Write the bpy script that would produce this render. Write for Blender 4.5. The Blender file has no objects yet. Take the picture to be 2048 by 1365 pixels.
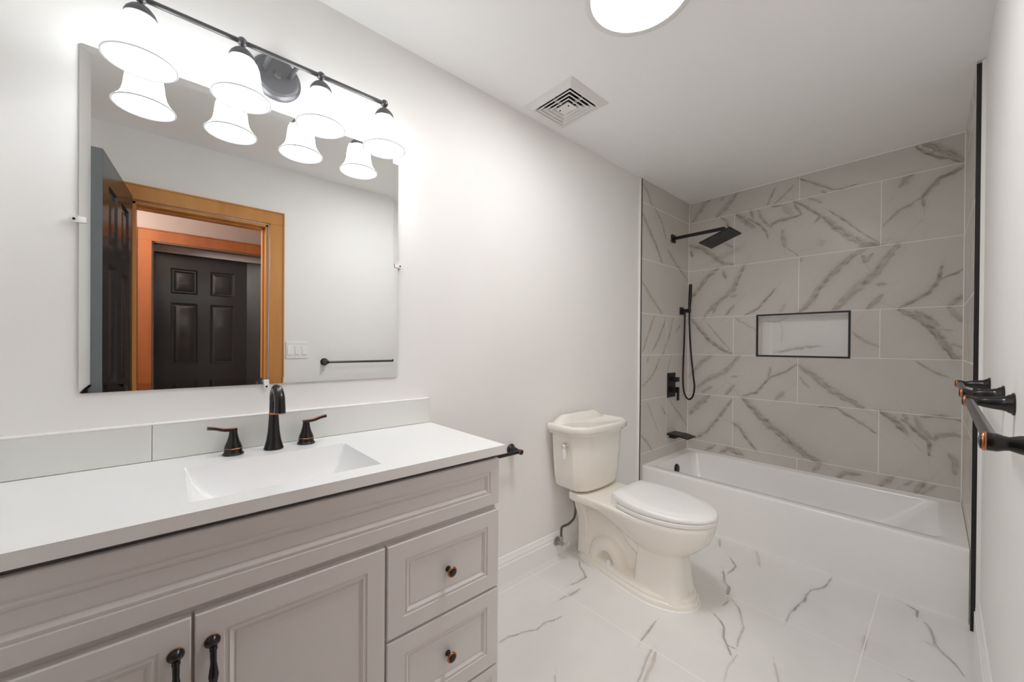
import bpy, bmesh, math, random
import numpy as np
from mathutils import Vector, Matrix

random.seed(7)
R = math.radians
C = bpy.context.scene.collection
scene = bpy.context.scene

# ------------------------------------------------------------------ camera
# x runs along the vanity wall towards the tub, the vanity wall is y = 0, the room lies at y < 0
YAW, PITCH, ROLL = 48.3017, -0.2371, 0.4270
FPX = 778.65
a_, p_, r_ = R(YAW), R(PITCH), R(ROLL)
fwd = Vector((math.cos(a_) * math.cos(p_), math.sin(a_) * math.cos(p_), math.sin(p_)))
right = Vector((math.sin(a_), -math.cos(a_), 0))
up = right.cross(fwd)
right2 = right * math.cos(r_) + up * math.sin(r_)
up2 = right2.cross(fwd)
cam_data = bpy.data.cameras.new('camera')
cam_data.sensor_fit = 'HORIZONTAL'
cam_data.sensor_width = 36
cam_data.lens = FPX * 36 / 2048
cam_data.shift_y = (694.33 - 682.5) / 2048
cam_data.clip_start = 0.02
cam = bpy.data.objects.new('camera', cam_data)
M = Matrix((right2, up2, -fwd)).transposed().to_4x4()
M.translation = Vector((0, -1.4587, 1.1798))
cam.matrix_world = M
C.objects.link(cam)
scene.camera = cam

# ------------------------------------------------------------------ exposure, world
vs = scene.view_settings
vs.view_transform = 'Standard'
vs.look = 'None'
vs.gamma = 1.0
vs.exposure = 0.36
vs.use_curve_mapping = False
world = bpy.data.worlds.new('world')
scene.world = world
world.use_nodes = True
world.node_tree.nodes['Background'].inputs[0].default_value = (0.9, 0.95, 1, 1)
world.node_tree.nodes['Background'].inputs[1].default_value = 0.2
SHADE_GLOW = 5.3
DISC_GLOW = 36.0
HALL_FILL_WATTS = 58.0
scene.cycles.max_bounces = 11
scene.cycles.diffuse_bounces = 9
scene.cycles.glossy_bounces = 6
scene.cycles.caustics_reflective = False
scene.cycles.sample_clamp_indirect = 6.0

hl = bpy.data.lights.new('hall_fill_lamp', 'POINT')  # unseen lamp in the hall, strengthened as fill through the doorway
hl.shadow_soft_size = 0.2; hl.energy = HALL_FILL_WATTS; hl.color = (1.0, 0.93, 0.87)
hlo = bpy.data.objects.new('hall_fill_lamp', hl)
hlo.location = (-0.72, -2.12, 2.0)
C.objects.link(hlo)

# ------------------------------------------------------------------ room measures
H = 2.3756            # ceiling
WL = 0.010            # painted vanity wall plane (tile face in the alcove is y = 0)
WR = -1.552           # painted right wall plane
TR = -1.512           # tile face of the alcove's right wall
XT = 2.520            # front edge of the tiling
XB = 3.280            # tile face of the back wall
XF = -0.305           # wall behind the open door
SKEW = .011           # the right wall runs slightly out of square
def wr(x): return WR - (XT - x) * SKEW
ROWS = [2.2068, 1.8069, 1.4173, 1.1160, 0.7933, 0.4082]

# ------------------------------------------------------------------ materials
def mat(name, col, rough=0.5, metal=0.0, spec=0.5, emit=None, emit_s=0.0, coat=0.0):
    m = bpy.data.materials.new(name)
    m.use_nodes = True
    b = m.node_tree.nodes['Principled BSDF']
    b.inputs['Base Color'].default_value = (*col, 1)
    b.inputs['Roughness'].default_value = rough
    b.inputs['Metallic'].default_value = metal
    b.inputs['Specular IOR Level'].default_value = spec
    b.inputs['Coat Weight'].default_value = coat
    b.inputs['Coat Roughness'].default_value = 0.05
    if emit:
        b.inputs['Emission Color'].default_value = (*emit, 1)
        b.inputs['Emission Strength'].default_value = emit_s
    return m

def nodes(m):
    nt = m.node_tree
    return nt, nt.nodes, nt.links, nt.nodes['Principled BSDF']

def bumped(m, scale, strength, dist=0.001, detail=3):
    nt, N, L, b = nodes(m)
    tc = N.new('ShaderNodeTexCoord')
    no = N.new('ShaderNodeTexNoise'); no.inputs['Scale'].default_value = scale; no.inputs['Detail'].default_value = detail
    bp = N.new('ShaderNodeBump'); bp.inputs['Strength'].default_value = strength; bp.inputs['Distance'].default_value = dist
    L.new(tc.outputs['Object'], no.inputs['Vector']); L.new(no.outputs['Fac'], bp.inputs['Height'])
    L.new(bp.outputs['Normal'], b.inputs['Normal'])
    return m

def mottled(m, c1, c2, scale, stretch=(1, 1, 1), detail=4, lo=0.35, hi=0.65):
    nt, N, L, b = nodes(m)
    tc = N.new('ShaderNodeTexCoord'); mp = N.new('ShaderNodeMapping'); mp.inputs['Scale'].default_value = stretch
    no = N.new('ShaderNodeTexNoise'); no.inputs['Scale'].default_value = scale; no.inputs['Detail'].default_value = detail
    cr = N.new('ShaderNodeValToRGB')
    cr.color_ramp.elements[0].position = lo; cr.color_ramp.elements[0].color = (*c1, 1)
    cr.color_ramp.elements[1].position = hi; cr.color_ramp.elements[1].color = (*c2, 1)
    L.new(tc.outputs['Object'], mp.inputs['Vector']); L.new(mp.outputs['Vector'], no.inputs['Vector'])
    L.new(no.outputs['Fac'], cr.inputs['Fac']); L.new(cr.outputs['Color'], b.inputs['Base Color'])
    return m

WALL = bumped(mottled(mat('wall_paint', (.8, .78, .76), .6), (.868, .858, .848), (.885, .877, .868), 2.0), 350, .06)
CEIL = bumped(mat('ceiling_paint', (.935, .935, .932), .75), 300, .06)
HALLWALL = bumped(mat('hall_paint', (.27, .195, .165), .6), 300, .05)  # paint colour darkened so the hall stays dim under the fill lamp
TRIMW = mat('white_trim_paint', (.90, .89, .89), .35)
CABINET = bumped(mat('grey_cabinet_paint', (.78, .76, .755), .42), 900, .05, .0004)
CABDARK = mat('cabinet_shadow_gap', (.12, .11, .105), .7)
COUNTER = mat('white_cultured_marble', (.93, .935, .94), .16)
BACKSPL = mat('backsplash_tile', (.78, .785, .76), .25)
CAULK = mat('white_caulk', (.88, .87, .85), .5)
BRONZE = mat('oil_rubbed_bronze', (.042, .040, .041), .25, .75, .6)
COPPER = mat('worn_copper_edge', (.52, .20, .09), .3, 1.0)
BLACK = mat('matte_black_metal', (.012, .012, .012), .38, .3)
BLACKTRIM = mat('black_edge_profile', (.008, .008, .009), .45)
BARMETAL = mat('bronze_bar', (.10, .095, .09), .32, .8)
CHROME = mat('chrome', (.8, .8, .8), .12, 1.0)
STEEL = mat('dull_steel', (.45, .43, .40), .35, 1.0)
HOSE = mat('braided_hose', (.13, .115, .10), .45, .5)
PORCELAIN = mat('bone_porcelain', (.86, .825, .765), .10, 0, .5, coat=.3)
SEATW = mat('white_plastic_seat', (.86, .86, .85), .2)
TUBM = mat('white_tub_acrylic', (.93, .925, .92), .18)
MIRROR = mat('mirror_silver', (.90, .915, .905), .0, 1.0)
CLEAR = mat('white_plastic_clip', (.9, .9, .9), .25)
GLASSLIT = mat('lit_opal_glass', (.95, .95, .95), .3, emit=(.93, .985, 1), emit_s=SHADE_GLOW)
GLASSRIM = mat('opal_glass_lip', (.30, .30, .30), .3, emit=(.97, .99, 1), emit_s=.3)
DISCLIT = mat('lit_diffuser', (.95, .95, .95), .4, emit=(1, .99, .98), emit_s=DISC_GLOW)
FIXDARK = mat('bronze_light_fixture', (.15, .148, .155), .36, .6)
VENTW = mat('white_vent_enamel', (.80, .79, .775), .4)
VENTD = mat('dark_duct', (.02, .02, .02), .8)
SWITCH = mat('white_switch_plastic', (.86, .85, .83), .3)
BLACKDOOR = bumped(mat('glossy_black_door', (.019, .019, .021), .24, 0, .55), 60, .05, .001)
OAKDIM = bumped(mottled(mat('dim_hall_pine_casing', (.45, .14, .03), .35), (.19, .045, .008), (.27, .075, .014), 6, (1, 1, .12)), 40, .05)  # casing pine, its colour made darker and redder for the dim hall
DOOREDGE = mat('grey_door_edge', (.17, .19, .20), .45)  # flat grey for the latch edge
OAK = bumped(mottled(mat('honey_pine_casing', (.6, .3, .1), .3), (.50, .20, .045), (.66, .31, .085), 6, (1, 1, .12)), 40, .05)
CURTAIN = mat('rubber', (.02, .02, .02), .5)

# ------------------------------------------------------------------ mesh helpers
class MB:
    def __init__(s):
        s.v, s.f = [], []
    def add(s, vs_, fs):
        o = len(s.v); s.v += [tuple(v) for v in vs_]; s.f += [tuple(i + o for i in f) for f in fs]
        return s
    def box(s, x0, x1, y0, y1, z0, z1):
        if x0 > x1: x0, x1 = x1, x0
        if y0 > y1: y0, y1 = y1, y0
        if z0 > z1: z0, z1 = z1, z0
        return s.add([(x0, y0, z0), (x1, y0, z0), (x1, y1, z0), (x0, y1, z0), (x0, y0, z1), (x1, y0, z1), (x1, y1, z1), (x0, y1, z1)],
                     [(0, 3, 2, 1), (4, 5, 6, 7), (0, 1, 5, 4), (1, 2, 6, 5), (2, 3, 7, 6), (3, 0, 4, 7)])
    def loft(s, rings, cap0=True, cap1=True, closed=True):
        n = len(rings[0]); vs_ = [p for r in rings for p in r]; fs = []
        for k in range(len(rings) - 1):
            for i in range(n if closed else n - 1):
                j = (i + 1) % n
                fs.append((k * n + i, k * n + j, (k + 1) * n + j, (k + 1) * n + i))
        if cap0: fs.append(tuple(range(n - 1, -1, -1)))
        if cap1: fs.append(tuple((len(rings) - 1) * n + i for i in range(n)))
        return s.add(vs_, fs)
    def lathe(s, prof, org=(0, 0, 0), axis=(0, 0, 1), seg=28, cap0=True, cap1=True):
        q = Vector((0, 0, 1)).rotation_difference(Vector(axis).normalized()); o = Vector(org)
        rings = []
        for r, h in prof:
            rings.append([o + q @ Vector((max(r, 1e-5) * math.cos(2 * math.pi * i / seg), max(r, 1e-5) * math.sin(2 * math.pi * i / seg), h)) for i in range(seg)])
        return s.loft(rings, cap0, cap1)
    def tube(s, pts, rad, seg=12, sub=0, cap=True, flat=None):
        pts = [Vector(p) for p in pts]
        rads = list(rad) if isinstance(rad, (list, tuple)) else [rad] * len(pts)
        if sub: pts, rads = spline(pts, rads, sub)
        rings = []; prev = None
        for i, p in enumerate(pts):
            t = (pts[min(i + 1, len(pts) - 1)] - pts[max(i - 1, 0)]).normalized()
            if prev is None:
                u = t.orthogonal().normalized()
                if flat: u = (Vector(flat) - t * t.dot(Vector(flat))).normalized()
            else:
                u = (prev - t * t.dot(prev)).normalized()
            prev = u; w = t.cross(u)
            r = rads[i]
            ru, rw = r if isinstance(r, (tuple, list)) else (r, r)
            rings.append([p + u * ru * math.cos(2 * math.pi * k / seg) + w * rw * math.sin(2 * math.pi * k / seg) for k in range(seg)])
        return s.loft(rings, cap, cap)
    def skew(s):
        s.v = [(v[0], v[1] - (XT - v[0]) * SKEW, v[2]) for v in s.v]; return s
    def build(s, name, m, parent=None, smooth=40, bevel=0, bseg=2, label=None):
        me = bpy.data.meshes.new(name)
        base = Vector((0, 0, 0))
        if parent is not None: base = WORLD[parent]
        me.from_pydata([tuple(Vector(v) - base) for v in s.v], [], s.f)
        bm = bmesh.new(); bm.from_mesh(me)
        bmesh.ops.remove_doubles(bm, verts=bm.verts, dist=1e-6)
        bmesh.ops.recalc_face_normals(bm, faces=bm.faces)
        bm.to_mesh(me); bm.free()
        if smooth:
            me.shade_smooth(); me.set_sharp_from_angle(angle=R(smooth))
        me.materials.append(m)
        o = bpy.data.objects.new(name, me)
        C.objects.link(o)
        if parent is not None: o.parent = parent
        WORLD[o] = base
        if bevel:
            b = o.modifiers.new('bevel', 'BEVEL'); b.width = bevel; b.segments = bseg; b.limit_method = 'ANGLE'; b.angle_limit = R(40)
        if label: o['label'] = label
        return o

WORLD = {}

def spline(pts, rads, sub):
    P, Q = [], []
    n = len(pts)
    def rv(r): return Vector(r) if isinstance(r, (tuple, list)) else Vector((r, r))
    for i in range(n - 1):
        p0, p1, p2, p3 = pts[max(i - 1, 0)], pts[i], pts[i + 1], pts[min(i + 2, n - 1)]
        for k in range(sub):
            t = k / sub
            P.append(0.5 * ((2 * p1) + (p2 - p0) * t + (2 * p0 - 5 * p1 + 4 * p2 - p3) * t * t + (3 * p1 - p0 - 3 * p2 + p3) * t ** 3))
            Q.append(tuple(rv(rads[i]) * (1 - t) + rv(rads[i + 1]) * t))
    P.append(pts[-1]); Q.append(tuple(rv(rads[-1])))
    return P, Q

def thing(name, label, cat, loc=(0, 0, 0), group=None):
    o = bpy.data.objects.new(name, None); C.objects.link(o)
    o.empty_display_size = .05
    o.location = loc; WORLD[o] = Vector(loc)
    return tag(o, label, cat, group)

def tag(o, label, cat, group=None):
    o['label'] = label; o['category'] = cat
    if group: o['group'] = group
    return o

def struct(o):
    o['kind'] = 'structure'
    return o

def panel_front(mb, x0, x1, z0, z1, y, thick, rings, flip=1):
    """slab facing -y (front at y) with concentric steps; rings = [(inset, depth)]"""
    R_ = [(0.0, thick), (0.0, 0.0025), (0.0025, 0.0)] + rings
    loops = [[(x0 + i, y + d * flip, z0 + i), (x1 - i, y + d * flip, z0 + i), (x1 - i, y + d * flip, z1 - i), (x0 + i, y + d * flip, z1 - i)] for i, d in R_]
    return mb.loft(loops, True, True)

# ------------------------------------------------------------------ veined tile surfaces
def vein_mask(U, V, strokes, seed=1, wob=0.010, wscale=1.0):
    """U, V flat arrays of surface coordinates in metres -> (dark, tint)"""
    rng = np.random.RandomState(seed)
    dark = np.zeros_like(U); tint = np.zeros_like(U)
    # cheap smooth noise on the surface
    def noise(freq):
        s = np.zeros_like(U)
        for k in range(5):
            a = rng.rand() * 6.28; f = freq * (0.6 + rng.rand() * .9)
            s += np.sin((U * np.cos(a) + V * np.sin(a)) * f + rng.rand() * 6.28)
        return s / 5
    n1 = noise(60); n2 = noise(200); n3 = noise(420); n4 = noise(110)
    Uw = U + wob * .5 * n1 + wob * .16 * n2
    Vw = V + wob * .5 * n4 + wob * .14 * n3
    for w, inten, t, pts in strokes:
        w = w * wscale
        pts = np.array(pts)
        lo = pts.min(0) - w * 2 - .02; hi = pts.max(0) + w * 2 + .02
        sel = np.where((U > lo[0]) & (U < hi[0]) & (V > lo[1]) & (V < hi[1]))[0]
        if not len(sel): continue
        u, v = Uw[sel], Vw[sel]
        best = np.full(len(sel), 9.0); side = np.zeros(len(sel)); par = np.zeros(len(sel))
        segl = np.linalg.norm(np.diff(pts, axis=0), axis=1); tot = segl.sum() + 1e-9; acc = 0
        for k in range(len(pts) - 1):
            a, b = pts[k], pts[k + 1]; d = b - a; L2 = d @ d + 1e-12
            s = np.clip(((u - a[0]) * d[0] + (v - a[1]) * d[1]) / L2, 0, 1)
            dx = u - a[0] - s * d[0]; dy = v - a[1] - s * d[1]
            dist = np.hypot(dx, dy)
            up_ = dist < best
            best = np.where(up_, dist, best)
            side = np.where(up_, (d[0] * dy - d[1] * dx) / math.sqrt(L2), side)
            par = np.where(up_, (acc + s * segl[k]) / tot, par)
            acc += segl[k]
        prof = np.maximum(np.sin(np.clip(par, 0, 1) * 3.1416), 0) ** .6
        hw = np.maximum(w * .52 * (0.5 + 0.5 * prof) * (1 + .3 * n2[sel]), .0026)
        q = best / hw
        core = np.exp(-(q ** 2) ** 1.3 * 1.0)
        streak = .80 + .16 * np.sin(side / hw * 5.5 + 5 * n1[sel] + par * 4)
        body = core * streak * (.86 + .45 * n4[sel] + .2 * n3[sel])
        edge = np.exp(-((side - hw * .62) / np.maximum(hw * .22, .0016)) ** 2) * (.65 + .5 * n1[sel])
        m = inten * np.clip(.86 * body + .36 * edge, 0, 1)
        dark[sel] = np.maximum(dark[sel], m)
        dark[sel] = np.maximum(dark[sel], .12 * inten * np.exp(-(best / (hw * 2.4)) ** 2))
        tint[sel] = np.maximum(tint[sel], t * m)
    return dark, tint

def grid_surface(name, us, vs_, to3d, strokes, m, hole=None, seed=1, wob=.010, wscale=1.0):
    us, vs_ = np.asarray(us), np.asarray(vs_)
    U, V = np.meshgrid(us, vs_, indexing='ij'); nu, nv = U.shape
    co = to3d(U.ravel(), V.ravel())
    idx = np.arange(nu * nv).reshape(nu, nv)
    f = np.stack([idx[:-1, :-1], idx[1:, :-1], idx[1:, 1:], idx[:-1, 1:]], -1).reshape(-1, 4)
    if hole:
        cu = (us[:-1] + us[1:]) / 2; cv = (vs_[:-1] + vs_[1:]) / 2
        CU, CV = np.meshgrid(cu, cv, indexing='ij')
        keep = ~((CU > hole[0]) & (CU < hole[1]) & (CV > hole[2]) & (CV < hole[3])).ravel()
        f = f[keep]
    me = bpy.data.meshes.new(name)
    me.vertices.add(len(co)); me.vertices.foreach_set('co', co.astype(np.float32).ravel())
    me.loops.add(f.size); me.loops.foreach_set('vertex_index', f.astype(np.int32).ravel())
    me.polygons.add(len(f)); me.polygons.foreach_set('loop_start', np.arange(0, f.size, 4, dtype=np.int32))
    me.update(calc_edges=True); me.validate()
    d, t = vein_mask(U.ravel(), V.ravel(), strokes, seed, wob, wscale)
    at = me.color_attributes.new('vein', 'FLOAT_COLOR', 'POINT')
    col = np.stack([d, t, np.zeros_like(d), np.ones_like(d)], -1).astype(np.float32)
    at.data.foreach_set('color', col.ravel())
    me.materials.append(m)
    o = bpy.data.objects.new(name, me); C.objects.link(o); WORLD[o] = Vector((0, 0, 0))
    return struct(o)

def math_node(nt, op, a, b=None, c=None, clamp=False):
    n = nt.nodes.new('ShaderNodeMath'); n.operation = op; n.use_clamp = clamp
    for i, x in enumerate((a, b, c)):
        if x is None: continue
        if isinstance(x, (int, float)): n.inputs[i].default_value = x
        else: nt.links.new(x, n.inputs[i])
    return n.outputs[0]

def tile_material(name, base, vein, vein2, grout, rough, hlines, vlines, axes, gw=.0028, cloud=.05):
    """hlines: levels on axis v; vlines: [(u, v0, v1)]; axes: indices of (u, v) in object space"""
    m = mat(name, base, rough)
    nt, N, L, b = nodes(m)
    tc = N.new('ShaderNodeTexCoord'); sp = N.new('ShaderNodeSeparateXYZ'); L.new(tc.outputs['Object'], sp.inputs[0])
    u, v = sp.outputs[axes[0]], sp.outputs[axes[1]]
    g = None
    for h in hlines:
        c = math_node(nt, 'COMPARE', v, float(h), gw / 2)
        g = c if g is None else math_node(nt, 'MAXIMUM', g, c)
    for uu, v0, v1 in vlines:
        c = math_node(nt, 'COMPARE', u, float(uu), gw / 2)
        r = math_node(nt, 'COMPARE', v, (v0 + v1) / 2, abs(v1 - v0) / 2)
        c = math_node(nt, 'MULTIPLY', c, r)
        g = c if g is None else math_node(nt, 'MAXIMUM', g, c)
    at = N.new('ShaderNodeAttribute'); at.attribute_name = 'vein'
    sc = N.new('ShaderNodeSeparateColor'); L.new(at.outputs['Color'], sc.inputs[0])
    no = N.new('ShaderNodeTexNoise'); no.inputs['Scale'].default_value = 3.0; no.inputs['Detail'].default_value = 5
    L.new(tc.outputs['Object'], no.inputs['Vector'])
    cr = N.new('ShaderNodeValToRGB')
    cr.color_ramp.elements[0].position = .38; cr.color_ramp.elements[0].color = (*[x * (1 - cloud) for x in base], 1)
    cr.color_ramp.elements[1].position = .62; cr.color_ramp.elements[1].color = (*base, 1)
    L.new(no.outputs['Fac'], cr.inputs['Fac'])
    vc = N.new('ShaderNodeMix'); vc.data_type = 'RGBA'
    vc.inputs['A'].default_value = (*vein, 1); vc.inputs['B'].default_value = (*vein2, 1)
    tt = math_node(nt, 'DIVIDE', sc.outputs[1], math_node(nt, 'MAXIMUM', sc.outputs[0], .02), clamp=True)
    L.new(tt, vc.inputs['Factor'])
    mx = N.new('ShaderNodeMix'); mx.data_type = 'RGBA'
    L.new(sc.outputs[0], mx.inputs['Factor']); L.new(cr.outputs['Color'], mx.inputs['A']); L.new(vc.outputs['Result'], mx.inputs['B'])
    out = mx.outputs['Result']
    if g is not None:
        gx = N.new('ShaderNodeMix'); gx.data_type = 'RGBA'
        L.new(g, gx.inputs['Factor']); L.new(out, gx.inputs['A']); gx.inputs['B'].default_value = (*grout, 1)
        out = gx.outputs['Result']
        L.new(math_node(nt, 'ADD', math_node(nt, 'MULTIPLY', g, .5), rough), b.inputs['Roughness'])
    L.new(out, b.inputs['Base Color'])
    return m

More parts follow.
